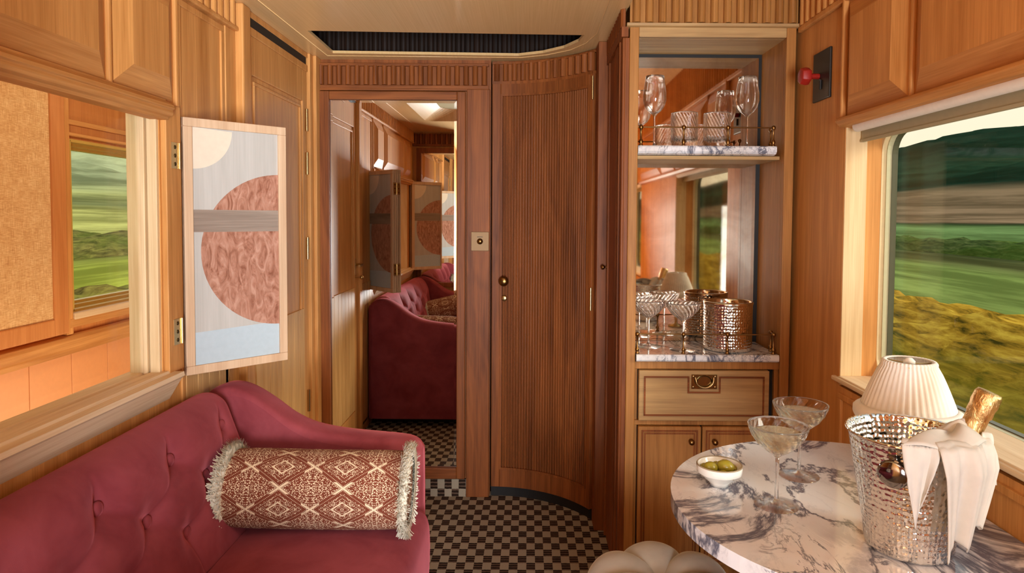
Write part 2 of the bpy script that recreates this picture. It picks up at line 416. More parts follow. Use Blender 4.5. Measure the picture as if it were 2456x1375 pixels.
# recessed frame moulding around rectangle: stepped bars
def molding(mb, p, a, b, n, w, h, wd=.012, t=.008):
    p, a, b, n = map(Vector, (p, a, b, n))
    M4 = Matrix((a, b, n)).transposed().to_4x4(); M4.translation = p
    for (u0, u1, v0, v1) in ((0, w, 0, wd), (0, w, h-wd, h), (0, wd, wd, h-wd), (w-wd, w, wd, h-wd)):
        mb.box(u0, u1, v0, v1, -.002, t, M4)
# fluted frieze: f(s)->(x,y,nx,ny)
def fluted(mb, f, Ln, z0, z1, pitch=.0435, rw=.028, dep=.020):
    n = max(1, int(round(Ln/pitch))); pit = Ln/n; front = []; back = []
    for k in range(n):
        s0 = k*pit+(pit-rw)/2
        pts = [(k*pit, 0), (s0, 0)]+[(s0+rw/2-rw/2*cos(pi*j/6), dep*sin(pi*j/6)) for j in range(1, 6)]+[(s0+rw, 0)]
        for s, d in pts: front.append((s, d))
    front.append((Ln, 0))
    vs = []
    for s, d in front:
        x, y, nx, ny = f(s)
        vs += [(x+nx*d, y+ny*d, z0), (x+nx*d, y+ny*d, z1)]
    m = len(front)
    mb.add(vs, [(2*i, 2*i+2, 2*i+3, 2*i+1) for i in range(m-1)], False)
    # bottom and top lips
    for z in (z0, z1):
        vv = []
        for s, d in front:
            x, y, nx, ny = f(s); vv += [(x+nx*d, y+ny*d, z), (x-nx*.01, y-ny*.01, z)]
        mb.add(vv, [(2*i, 2*i+2, 2*i+3, 2*i+1) for i in range(m-1)])
def straight(x0, y0, dx, dy, nx, ny): return lambda s: (x0+dx*s, y0+dy*s, nx, ny)

XL, XR, YB, ZC = -1.026, .957, 3.175, 2.085
WY0, WY1 = .66, 1.862         # interior window
WZ0, WZ1 = .90, 1.66
CX = -1.80                    # corridor outer wall

# ------------------------------------------------------------ shell
def struct(o, label, cat): return tag(o, label, cat, kind='structure')
fl = box(-1.9, 1.15, -1.7, 4.0, -.03, 0)
struct(fl.build('floor', M_carpet), 'brown and beige basketweave checked carpet covering the floor', 'floor')

# left wall with interior window
w = MB()
T = .085
w.box(XL-T, XL, .36, WY0, 0, 2.2); w.box(XL-T, XL, WY1, YB+.1, 0, 2.2)
w.box(XL-T, XL, WY0, WY1, 0, WZ0-.02); w.box(XL-T, XL, WY0, WY1, WZ1, 2.2)
w.box(XL-.3, XL-T, -1.7, WY0-.25, 0, 2.2)
wl = struct(w.build('wall_left', M_wz), 'honey oak wall behind the burgundy sofa with a window onto the corridor', 'wall')
p = MB(); p2 = MB()   # fielded panels above window
for y0, y1 in ((.58, .875), (.885, 1.630), (1.642, 1.935)):
    fielded(p, p2, (XL, y0, 1.668), (0, 1, 0), (0, 0, 1), (1, 0, 0), y1-y0, .318, .062, .026)
p.build('fielded_panel', M_wz, wl); p2.build('panel_bevel', M_wy, wl)
p = MB()
p.box(XL-.001, XL+.012, 1.630, 1.642, 1.66, 1.99); p.box(XL-.001, XL+.012, 1.936, 1.952, 1.66, 1.99)
p.box(XL-.001, XL+.02, .42, 2.34, 1.985, 2.0)
p.build('panel_bead', M_wz, wl, bevel=.004)
p = MB()   # flat panel between window and door, upper and lower
molding(p, (XL, 1.955, .05), (0, 1, 0), (0, 0, 1), (1, 0, 0), .30, 1.93, .02, .006)
p.box(XL, XL+.007, 2.262, 2.338, .03, 1.985)
p.build('wall_panelling', M_wz, wl, bevel=.002)
p = MB()
for k in range(4): p.box(XL, XL+.006, 1.978+.071*k, 1.978+.071*k+.069, .04, .93)
for k in range(8): p.box(XL+.001, XL+.018, 2.462+.067*k, 2.462+.067*k+.0655, .21, .93)
p.build('boarding', wood('straw_oak_boards', hexc('E0AC6C'), hexc('AC7840')), wl, bevel=.0015)
p = MB(); p.box(XL-.001, XL+.034, 2.34, 2.405, 0, ZC)
p.build('pilaster', M_wz, wl, bevel=.006)
p = MB(); fluted(p, straight(XL+.004, .42, 0, 1, 1, 0), 1.915, 2.0, ZC, .046, .030, .014)
p.build('fluted_frieze', M_wz, wl)
# pelmet and sill of interior window
def prismY(poly, y0, y1): return MB().prism(poly, 'Y', y0, y1)
pel = prismY([(XL-.02, 1.672), (XL+.014, 1.671), (XL+.016, 1.664), (XL+.026, 1.661), (XL+.037, 1.653), (XL+.040, 1.644), (XL+.034, 1.640), (XL+.036, 1.632), (XL+.032, 1.624), (XL+.022, 1.620), (XL+.020, 1.613), (XL-.02, 1.612)], .55, 1.872)
pel.build('window_pelmet', M_wy, wl, bevel=.0015)
sl = prismY([(XL-.10, .905), (XL-.052, .905), (XL-.048, .900), (XL-.034, .900), (XL-.030, .908), (XL+.012, .908), (XL+.016, .902), (XL+.043, .902), (XL+.045, .890), (XL+.036, .882), (XL+.0, .822), (XL-.10, .822)], .55, 1.893)
struct(sl.build('trim_1', M_paley, origin=(XL, 1.2, .82)), 'pale oak window sill with sliding tracks behind the sofa', 'window sill')
# interior window frame
w1 = thing('window_1', (XL-.05, (WY0+WY1)/2, WZ0), 'tall corridor window opening in the left wall with glass pane', 'window', kind='structure')
p = MB(); p.box(XL-.03, XL-.003, WY1-.012, WY1+.004, WZ0, WZ1); p.box(XL-.046, XL-.034, WY1-.018, WY1, WZ0, WZ1)
p.box(XL-.09, XL-.05, WY1-.006, WY1+.002, WZ0, WZ1); p.box(XL-.09, XL-.003, WY0, WY0+.012, WZ0, WZ1)
p.box(XL-.085, XL-.06, WY0, WY1, WZ1-.02, WZ1+.01)
p.build('window_frame', M_pale, w1, bevel=.002)
p = MB(); p.box(XL-.062, XL-.058, WY0, WY1, WZ0, WZ1); p.build('pane', M_pane, w1)
p = MB(); p.box(XL-.001, XL+.016, WY1+.006, WY1+.084, WZ0, 1.66); p.build('hinge_post', M_wz, w1, bevel=.002)

# left door on left wall
d3 = thing('door_3', (XL, 2.75, 0), 'tall oak door on the left wall with brass hinges and slotted vent above', 'door', kind='structure')
p = MB(); p.box(XL-.001, XL+.016, 2.41, 2.455, .05, 2.0); p.box(XL-.001, XL+.016, 3.0, 3.055, .05, 2.0)
p.box(XL-.001, XL+.016, 2.455, 3.0, 1.86, 2.0); p.box(XL-.001, XL+.016, 2.455, 3.0, .05, .2)
p.build('door_frame', M_wz, d3, bevel=.002)
p = MB(); p.box(XL-.001, XL+.008, 2.455, 3.0, .2, 1.86); molding(p, (XL+.008, 2.475, .22), (0, 1, 0), (0, 0, 1), (1, 0, 0), .505, 1.62, .012, .007)
p.build('door_panel', M_wz, d3, bevel=.002)
p = MB(); p.box(XL+.001, XL+.018, 2.425, 3.04, 2.03, 2.062); p.build('vent_slot', M_black, d3)
p = MB(); p.box(XL-.001, XL+.020, 2.405, 3.06, 2.062, ZC); p.box(XL-.001, XL+.020, 2.405, 3.06, 2.0, 2.03); p.box(XL-.001, XL+.03, 3.06, 3.175, 0, ZC)
p.box(XL+.029, XL+.045, 3.10, 3.175, 0, ZC)
p.build('door_surround', M_wz, d3, bevel=.003)
for z in (1.78, 1.585, 1.2, .5):
    MB().tube([(XL+.022, 3.035, z-.05), (XL+.022, 3.035, z+.05)], .006).build('hinge', M_brass, d3)
h = MB(); h.box(XL+.016, XL+.020, 2.425, 2.455, 1.0, 1.10); ho = h.build('handle_plate', M_brass, d3, bevel=.001)
h = MB(); h.tube([(XL+.016, 2.44, 1.065), (XL+.055, 2.44, 1.065), (XL+.062, 2.45, 1.065), (XL+.062, 2.53, 1.062)], .007); h.sphere((XL+.055, 2.44, .99), .012); h.tube([(XL+.016, 2.44, .99), (XL+.055, 2.44, .99)], .005)
h.build('lever_handle', M_brass, d3)

# back wall
w = MB(); w.box(XL-.1, -.18, YB, YB+.08, 0, 2.2); w.box(-.3, 1.15, YB+.12, YB+.2, 0, 2.3)
wb = struct(w.build('wall_back', M_bz), 'dark oak end wall around the mirror door', 'wall')
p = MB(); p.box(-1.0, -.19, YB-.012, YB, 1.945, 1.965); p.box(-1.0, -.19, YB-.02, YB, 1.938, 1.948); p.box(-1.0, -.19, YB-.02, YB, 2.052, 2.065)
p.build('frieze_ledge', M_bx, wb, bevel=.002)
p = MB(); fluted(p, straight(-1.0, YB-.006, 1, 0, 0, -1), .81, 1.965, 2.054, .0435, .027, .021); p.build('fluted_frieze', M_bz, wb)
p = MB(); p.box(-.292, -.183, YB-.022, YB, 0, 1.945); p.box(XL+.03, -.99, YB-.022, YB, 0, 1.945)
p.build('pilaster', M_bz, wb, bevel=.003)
p = MB(); p.box(XL+.03, -.29, YB-.014, YB, 0, .085); struct(p.build('baseboard_back', M_carpet, origin=(-.6, YB, 0)), 'carpet covered riser under the mirror door', 'baseboard')

d1 = thing('door_1', (-.64, YB, .085), 'oak door on the end wall holding a tall bevelled mirror', 'door', kind='structure')
X0, X1, Z0, Z1 = -.985, -.298, .090, 1.934
gx0, gx1, gz0, gz1 = -.938, -.338, .142, 1.895
p = MB(); p.box(X0, gx0, YB-.028, YB-.002, Z0, Z1); p.box(gx1, X1, YB-.028, YB-.002, Z0, Z1)
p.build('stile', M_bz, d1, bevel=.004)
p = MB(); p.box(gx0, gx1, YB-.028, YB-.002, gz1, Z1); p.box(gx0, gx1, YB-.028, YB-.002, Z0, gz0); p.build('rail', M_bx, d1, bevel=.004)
def bevel_mirror(name, x0, x1, z0, z1, y, parent, mat=M_mirror, bw=.012, bd=.0004, sgn=-1):
    m = MB(); o = [(x0, y, z0), (x1, y, z0), (x1, y, z1), (x0, y, z1)]
    i = [(x0+bw, y+sgn*bd, z0+bw), (x1-bw, y+sgn*bd, z0+bw), (x1-bw, y+sgn*bd, z1-bw), (x0+bw, y+sgn*bd, z1-bw)]
    b = [(x0, y-sgn*.004, z0), (x1, y-sgn*.004, z0), (x1, y-sgn*.004, z1), (x0, y-sgn*.004, z1)]
    m.add(o+i+b, [(0, 1, 5, 4), (1, 2, 6, 5), (2, 3, 7, 6), (3, 0, 4, 7), (4, 5, 6, 7), (8, 9, 10, 11), (0, 1, 9, 8), (1, 2, 10, 9), (2, 3, 11, 10), (3, 0, 8, 11)])
    return m.build(name, mat, parent)
bevel_mirror('mirror', gx0+.002, gx1-.002, gz0+.002, gz1-.002, YB-.012, d1)

# switch plate on the pilaster
sw = thing('wall_switch', (-.228, YB-.024, 1.19), 'square bronze plate with small dial beside the mirror door', 'switch')
p = box(-.27, -.186, YB-.028, YB-.0225, 1.187, 1.277); p.build('plate', M_bronze, sw, bevel=.0015)
p = MB().lathe([(0, 0), (.014, 0), (.014, .006), (0, .006)], 24, mat=Matrix.Translation((-.228, YB-.028, 1.232)) @ Matrix.Rotation(R(90), 4, 'X')); p.build('dial', M_antique, sw)
box(-.241, -.215, YB-.0284, YB-.0279, 1.252, 1.2545).build('engraving', M_black, sw)

# curved reeded door
CXA, CYA, RA = -.173, 2.632, .543; TH = R(58)
def arc(th, d=0): r = RA-d; return (CXA+r*sin(th), CYA+r*cos(th))
def arcband(mb, t0, t1, d0, d1, z0, z1, n=24):
    f = [arc(t0+(t1-t0)*i/n, d1) for i in range(n+1)]; b = [arc(t0+(t1-t0)*i/n, d0) for i in range(n+1)]
    mb.prism(f+b[::-1], 'Z', z0, z1)
w = MB(); arcband(w, 0, TH+.03, -.12, -.01, 0, 2.083)
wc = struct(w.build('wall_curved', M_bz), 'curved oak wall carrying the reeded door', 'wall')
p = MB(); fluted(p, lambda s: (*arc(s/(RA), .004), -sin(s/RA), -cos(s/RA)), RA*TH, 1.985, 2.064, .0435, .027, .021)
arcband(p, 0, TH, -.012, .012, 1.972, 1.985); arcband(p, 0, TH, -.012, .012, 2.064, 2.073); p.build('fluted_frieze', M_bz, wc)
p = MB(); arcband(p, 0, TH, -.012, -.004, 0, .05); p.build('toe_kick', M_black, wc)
d2 = thing('door_2', (.05, 3.05, .05), 'curved reeded dark oak door with round brass knob', 'door', kind='structure')
p = MB(); arcband(p, .0, .075, -.012, .012, .05, 1.972, 4); arcband(p, TH-.05, TH-.004, -.012, .012, .05, 1.972, 4)
arcband(p, .075, TH-.05, -.012, .012, 1.925, 1.972); arcband(p, .075, TH-.05, -.012, .012, .05, .135)
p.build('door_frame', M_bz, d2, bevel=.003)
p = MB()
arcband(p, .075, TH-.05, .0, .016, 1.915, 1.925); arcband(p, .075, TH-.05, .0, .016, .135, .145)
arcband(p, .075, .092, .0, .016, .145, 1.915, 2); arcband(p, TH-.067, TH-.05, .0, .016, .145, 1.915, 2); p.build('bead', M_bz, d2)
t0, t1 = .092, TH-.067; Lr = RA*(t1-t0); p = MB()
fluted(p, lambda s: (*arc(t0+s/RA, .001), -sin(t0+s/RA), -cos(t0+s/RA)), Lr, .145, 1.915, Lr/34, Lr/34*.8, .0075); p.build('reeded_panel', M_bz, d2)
def knob_at(name, mb_mat, parent, pos, nrm, r=.024, l=.035):
    nrm = Vector(nrm).normalized(); mt = Matrix.Translation(pos) @ nrm.to_track_quat('Z', 'Y').to_matrix().to_4x4()
    return MB().lathe([(0, 0), (r*.75, 0), (r*.75, .004), (r*.35, .006), (r*.3, l*.45), (r*.8, l*.6), (r, l*.8), (r*.85, l*1.0), (r*.4, l*1.1), (0, l*1.12)], 24, mat=mt).build(name, mb_mat, parent)
kx, ky = arc(.115, .008); knob_at('knob', M_antique, d2, (kx, ky, 1.045), (-sin(.115), -cos(.115), 0), .024, .042)
knob_at('keyhole_escutcheon', M_brass, d2, (kx, ky, .962), (-sin(.115), -cos(.115), 0), .014, .012)
for z in (1.92, 1.0):
    hx, hy = arc(TH-.003, .014); MB().tube([(hx, hy, z-.06), (hx, hy, z+.04)], .005).build('hinge', M_brass, d2)

# side cupboard between curved door and bar
XC = .338; YC0, YC1 = 2.374, 2.825
sc = thing('side_cupboard', (XC+.02, 2.6, 0), 'narrow dark oak cupboard side panel with tiny knob beside the bar', 'cupboard')
p = MB(); p.box(.29, XC+.004, YC1-.005, YC1+.12, 0, 2.084)
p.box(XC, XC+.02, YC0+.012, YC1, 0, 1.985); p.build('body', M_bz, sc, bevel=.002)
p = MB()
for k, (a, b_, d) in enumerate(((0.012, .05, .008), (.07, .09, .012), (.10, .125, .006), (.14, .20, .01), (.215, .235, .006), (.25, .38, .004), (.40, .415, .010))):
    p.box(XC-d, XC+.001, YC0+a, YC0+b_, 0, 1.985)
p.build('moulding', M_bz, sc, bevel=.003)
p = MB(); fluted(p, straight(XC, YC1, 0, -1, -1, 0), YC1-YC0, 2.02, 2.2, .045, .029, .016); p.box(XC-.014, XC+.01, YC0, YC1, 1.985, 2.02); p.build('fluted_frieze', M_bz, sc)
knob_at('knob', M_antique, sc, (XC-.004, 2.80, 1.14), (-1, -.2, 0), .011, .026)

# ------------------------------------------------------------ right wall
RY0, RY1 = .90, 2.03; RZ0, RZ1 = .868, 1.615
w = MB()
for ya, yb in ((-1.7, -1.45), (-.42, RY0), (RY1, YB+.2)): w.box(XR, XR+.14, ya, yb, 0, 2.3)
for ya, yb in ((-1.45, -.42), (RY0, RY1)): w.box(XR, XR+.14, ya, yb, 0, RZ0-.03); w.box(XR, XR+.14, ya, yb, 1.67, 2.3)
wr_ = struct(w.build('wall_right', M_wz), 'honey oak outer wall around the large window', 'wall')
p = MB(); p2 = MB()
for y0, y1 in ((1.682, 2.022), (.90, 1.668), (.45, .88), (-.4, .43)):
    fielded(p, p2, (XR, y1, 1.650), (0, -1, 0), (0, 0, 1), (-1, 0, 0), y1-y0, .345, .06, .026)
p.build('fielded_panel', M_wz, wr_); p2.build('panel_bevel', M_wy, wr_)
p = MB(); p.box(XR-.012, XR+.001, 1.669, 1.681, 1.64, 2.0); p.box(XR-.018, XR, 2.022, 2.036, 1.636, 2.01); p.box(XR-.016, XR, -.4, 2.37, 2.0, 2.02)
p.build('panel_bead', M_wz, wr_, bevel=.004)
p = prismY([(XR+.02, 1.655), (XR-.028, 1.652), (XR-.032, 1.642), (XR-.02, 1.628), (XR+.02, 1.622)], -.4, 2.03); p.build('window_pelmet', M_wy, wr_, bevel=.003)
p = MB(); fluted(p, straight(XR-.002, 2.37, 0, -1, -1, 0), 2.8, 2.02, 2.26, .045, .029, .016); p.build('fluted_frieze', M_wz, wr_)
p = MB(); molding(p, (XR, 2.02, .10), (0, -1, 0), (0, 0, 1), (-1, 0, 0), 1.1, .72, .018, .008); p.build('dado_moulding', M_wz, wr_, bevel=.002)
def rounded(y0, y1, z0, z1, r, n=8):
    pts = []
    for cy, cz, a0 in ((y1-r, z1-r, 0), (y0+r, z1-r, 90), (y0+r, z0+r, 180), (y1-r, z0+r, 270)):
        for k in range(n+1): a = R(a0+90*k/n); pts.append((cy+r*cos(a), cz+r*sin(a)))
    return pts
def ringX(mb, outer, inner, x0, x1):
    n = len(outer); vs = [(x0, *p) for p in outer]+[(x0, *p) for p in inner]+[(x1, *p) for p in outer]+[(x1, *p) for p in inner]
    fs = []
    for i in range(n):
        j = (i+1) % n
        fs += [(i, j, n+j, n+i), (2*n+i, 2*n+j, 3*n+j, 3*n+i), (n+i, n+j, 3*n+j, 3*n+i), (i, j, 2*n+j, 2*n+i)]
    mb.add(vs, fs)
def big_window(name, ya, yb, label):
    root = thing(name, (XR+.1, (ya+yb)/2, RZ0), label, 'window', kind='structure')
    p = MB(); p.box(XR+.001, XR+.066, yb-.004, yb+.008, RZ0, 1.66); p.box(XR+.001, XR+.066, ya-.008, ya+.004, RZ0, 1.66)
    p.build('reveal', M_pale, root, bevel=.001)
    p = MB(); p.box(XR+.066, XR+.11, yb+.002, yb+.010, RZ0, 1.66); p.box(XR+.066, XR+.11, ya-.01, ya-.002, RZ0, 1.66); p.box(XR+.0, XR+.14, ya-.01, yb+.01, 1.655, 1.67)
    p.build('inner_reveal', M_wz, root)
    p = MB(); ringX(p, rounded(ya-.012, yb+.012, RZ0-.02, 1.66, .002), rounded(ya+.004, yb-.001, .862, RZ1, .07), XR+.112, XR+.150)
    p.build('window_lining', M_cream, root, bevel=.002)
    p = MB(); ringX(p, rounded(ya+.004, yb-.001, .862, RZ1, .07), rounded(ya+.009, yb-.006, .867, RZ1-.005, .065), XR+.125, XR+.156)
    p.build('gasket', plain('pale_gasket', hexc('C4BE98'), .35), root)
    p = MB(); ringX(p, rounded(ya+.008, yb-.005, .866, RZ1-.004, .066), rounded(ya+.012, yb-.0085, .8695, RZ1-.0075, .0625), XR+.140, XR+.157)
    p.build('gasket_lip', plain('dark_gasket', hexc('55543e'), .35), root)
    p = MB(); p.prism(rounded(ya+.01, yb-.008, .868, RZ1-.006, .063), 'X', XR+.15, XR+.154); p.build('pane', M_pane, root)
    p = MB(); p.box(XR-.004, XR+.125, ya, yb+.002, RZ0-.022, RZ0); p.box(XR-.012, XR+.02, ya-.03, yb+.03, RZ0-.018, RZ0-.004)
    p.build('window_sill', M_paley, root, bevel=.004)
    p = MB(); p.box(XR+.043, XR+.046, ya+.012, yb-.012, 1.584, 1.655); p.box(XR+.040, XR+.049, ya+.012, yb-.012, 1.580, 1.588)
    p.build('roller_blind', plain('khaki_blind', hexc('B4A988'), .8), root)
    p = MB(); p.tube([(XR+.012, ya+.02, 1.622), (XR+.012, yb-.05, 1.622)], .016, 16); p.build('blind_rail', M_white, root)
    return root
big_window('window_2', RY0, RY1, 'large round-cornered train window beside the marble table')
big_window('window_3', -1.45, -.42, 'second train window further back, seen only in the bar mirror')

# emergency handle
eh = thing('emergency_handle', (XR-.02, 2.19, 1.72), 'red hexagonal knob on a black plate on the right wall', 'handle')
box(XR-.008, XR+.001, 2.13, 2.255, 1.735, 1.895).build('plate', plain('charcoal_plate', hexc('2a2622'), .4, .3), eh, bevel=.003)
MB().lathe([(0, 0), (.010, 0), (.010, .03), (.028, .034), (.030, .045), (.026, .062), (0, .064)], 6, mat=Matrix.Translation((XR-.008, 2.205, 1.815)) @ Matrix.Rotation(R(-90), 4, 'Y')).build('red_knob', M_red, eh, bevel=.002)
MB().tube([(XR-.010, 2.19, 1.80), (XR-.010, 2.19, 1.77)], .004).build('keyhole', M_black, eh)
# socket plate under the sill
sp_ = thing('socket_plate', (XR-.006, 1.43, .755), 'bronze socket plate on the wall behind the ice bucket', 'socket')
box(XR-.006, XR+.001, 1.39, 1.475, .745, .845).build('plate', M_bronze, sp_, bevel=.002)
MB().sphere((XR-.008, 1.435, .795), .010).build('button', M_antique, sp_)

# ------------------------------------------------------------ ceiling
slot = [(-.885, 2.69), (-.89, 3.055), (-.05, 3.085), (.06, 3.03), (.15, 2.94), (.205, 2.83), (.222, 2.73)]
def rr(x0, x1, y0, y1, r): return rounded(x0, x1, y0, y1, r, 6)
tray = rr(-.80, .18, 1.12, 2.02, .06); tray2 = rr(-.66, .04, 1.26, 1.88, .12)
outer = [(XL-.02, -1.7), (.345, -1.7), (.345, 3.3), (XL-.02, 3.3)]
polys = [outer, slot, tray]
tri = tessellate_polygon([[Vector((a, b, 0)) for a, b in q] for q in polys]); allp = [p for q in polys for p in q]
cl = MB(); cl.add([(a, b, ZC) for a, b in allp], [tuple(t) for t in tri])
n = len(slot); cl.add([(a, b, ZC) for a, b in slot]+[(a, b, ZC+.012) for a, b in slot], [(i, (i+1) % n, n+(i+1) % n, n+i) for i in range(n)])
n = len(tray); cl.add([(a, b, ZC) for a, b in tray]+[(a, b, ZC+.07) for a, b in tray2], [(i, (i+1) % n, n+(i+1) % n, n+i) for i in range(n)])
cl.box(.345, .347, -1.7, 2.374, ZC, 2.28); cl.box(.34, 1.12, -1.7, 3.3, 2.26, 2.28)
cl.box(-1.9, XL-.02, -1.7, 4.0, 2.10, 2.12)
mc, tcn, bc = newmat('warm_cream_ceiling')
nz = noise(tcn, mapped(tcn, scale=(200, 3, 3)), 1, 3)
L(tcn, ramp(tcn, nz, [(.3, hexc('D8AC70')), (.7, hexc('E2B880'))]), bc.inputs['Base Color']); bc.inputs['Roughness'].default_value = .28
cei = struct(cl.build('ceiling', mc, recalc=False), 'glossy cream carriage ceiling with dark slot near the end wall', 'ceiling')
p = MB(); p.add([(a, b, ZC+.072) for a, b in rr(-.67, .05, 1.25, 1.89, .12)], [tuple(range(28))]); p.build('tray_panel', plain('olive_cream_panel', hexc('B0A070'), .4), cei)
p = MB(); p.box(-1.0, .3, 2.60, 3.16, ZC+.12, ZC+.13); p.box(-1.0, .3, 2.60, 2.61, ZC+.001, ZC+.13); p.box(-1.0, .3, 3.13, 3.14, ZC+.001, ZC+.13); p.box(-1.0, -.99, 2.6, 3.13, ZC+.001, ZC+.13); p.box(.29, .3, 2.6, 3.13, ZC+.001, ZC+.13)
fluted(p, straight(-.99, 3.12, 1, 0, 0, -1), 1.28, ZC+.001, ZC+.12, .043, .032, .012)
p.build('slot_recess', M_dkwood, cei)
p = MB()   # thin seam beads
p.tube([(-.93, -1.0, ZC-.0005), (-.93, 3.10, ZC-.0005), (-.04, 3.115, ZC-.0005), (.08, 3.06, ZC-.0005), (.18, 2.97, ZC-.0005), (.24, 2.85, ZC-.0005), (.27, 2.7, ZC-.0005), (.27, 1.0, ZC-.0005)], .0022, 6); p.build('seam_bead', mc, cei)
# end partition on the left (seen in the mirror), and rear closing walls
w = MB(); w.box(XL-.1, -.52, .30, .40, 0, 2.2)
wp = struct(w.build('wall_front', M_wz), 'oak partition at the near end of the sofa', 'wall')
p = MB(); fluted(p, straight(-.52, .406, -1, 0, 0, 1), .5, 1.985, 2.075, .0435, .027, .021); p.box(XL, -.52, .40, .42, 1.965, 1.985)
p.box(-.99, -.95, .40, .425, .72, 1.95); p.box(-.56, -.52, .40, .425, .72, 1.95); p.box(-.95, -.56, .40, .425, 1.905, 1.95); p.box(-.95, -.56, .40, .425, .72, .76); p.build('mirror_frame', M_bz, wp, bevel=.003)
bevel_mirror('mirror', -.95, -.56, .76, 1.905, .412, wp, sgn=1)
w = MB(); w.box(-.60, 1.12, -1.75, -1.68, 0, 2.3); w.box(-.60, -.52, -1.7, .31, 0, 2.2)
struct(w.build('wall_rear', M_wz), 'oak wall behind the viewpoint', 'wall')

# ------------------------------------------------------------ corridor
w = MB(); CY0, CY1, CZ0, CZ1 = 2.62, 3.55, .965, 1.64
w.box(CX-.1, CX, -1.7, CY0, .80, 2.15); w.box(CX-.1, CX, CY1, 4.0, .8, 2.15); w.box(CX-.1, CX, CY0, CY1, .80, CZ0); w.box(CX-.1, CX, CY0, CY1, CZ1, 2.15)
w.box(CX-.1, CX-.02, -1.7, 4.0, 0, .8)
wcx = struct(w.build('wall_corridor', wood('corridor_oak', hexc('D08A4C'), hexc('A86232'))), 'warm oak corridor wall seen through the left window', 'wall')
p = MB()
for k in range(14): p.box(CX-.03, CX-.006, 1.047+.225*(k-3)-.0, 1.047+.225*(k-3)+.222, 0, .80)
p.build('dado_panel', M_peach, wcx, bevel=.002)
p = MB(); p.prism([(CX-.02, .80), (CX+.01, .80), (CX+.014, .82), (CX+.03, .83), (CX+.032, .86), (CX+.02, .875), (CX-.02, .88)], 'Y', -1.5, 3.9)
p.box(CX-.02, CX+.022, 2.58, 3.6, .905, .94)
p.build('dado_rail', M_wy, wcx, bevel=.003)
p = MB(); p.box(CX-.02, CX+.01, 2.40, 3.7, 1.70, 1.72); p.box(CX-.02, CX+.018, 2.60, 3.6, 1.655, 1.668); p.build('head_moulding', M_wy, wcx, bevel=.003)
p = MB(); p.box(CX-.001, CX+.02, 2.562, 2.60, .88, 2.1); p.build('upright_moulding', M_wz, wcx, bevel=.003)
w4 = thing('window_4', (CX-.05, 3.08, CZ0), 'corridor window with yellow gilt edge showing green hills', 'window', kind='structure')
p = MB(); 
for dd, x0, x1 in ((0, CX-.03, CX+.006), (.012, CX-.06, CX-.03), (.022, CX-.09, CX-.06)):
    p.box(x0, x1, CY0-.004, CY0+.008+dd, CZ0, CZ1); p.box(x0, x1, CY1-.008-dd, CY1+.004, CZ0, CZ1); p.box(x0, x1, CY0, CY1, CZ1-.008-dd, CZ1+.004); p.box(x0, x1, CY0, CY1, CZ0-.004, CZ0+.008+dd)
p.build('window_frame', plain('gilt_paint', hexc('D9B45C'), .3, .2), w4, bevel=.002)
box(CX-.07, CX-.066, CY0, CY1, CZ0, CZ1).build('pane', M_pane, w4)
box(CX-.02, CX+.026, CY0-.02, CY1, .935, .962).build('window_sill', M_paley, w4, bevel=.004)
lp = thing('linen_panel', (CX+.02, 2.1, .89), 'woven linen panel in an oak frame on the corridor wall', 'wall panel')
p = MB(); p.box(CX+.0, CX+.038, 2.475, 2.55, .892, 2.05); p.box(CX+.0, CX+.038, 1.6, 2.475, .892, .955); p.box(CX, CX+.038, 1.55, 1.62, .892, 2.05); p.box(CX, CX+.038, 1.6, 2.475, 1.98, 2.05)
p.build('frame', wood('orange_oak', hexc('DB9558'), hexc('B8703A')), lp, bevel=.004)
box(CX+.001, CX+.03, 1.6, 2.48, .95, 1.99).build('linen', M_linen, lp)
w = MB(); w.box(-1.9, XL, 3.95, 4.0, 0, 2.15); w.box(-1.9, XL-.28, -1.75, -1.7, 0, 2.15)
w.box(XL-T-.01, XL-T+.01, YB, 4.0, 0, 2.15)
struct(w.build('wall_corridor_end', M_wz), 'oak end walls closing the corridor', 'wall')

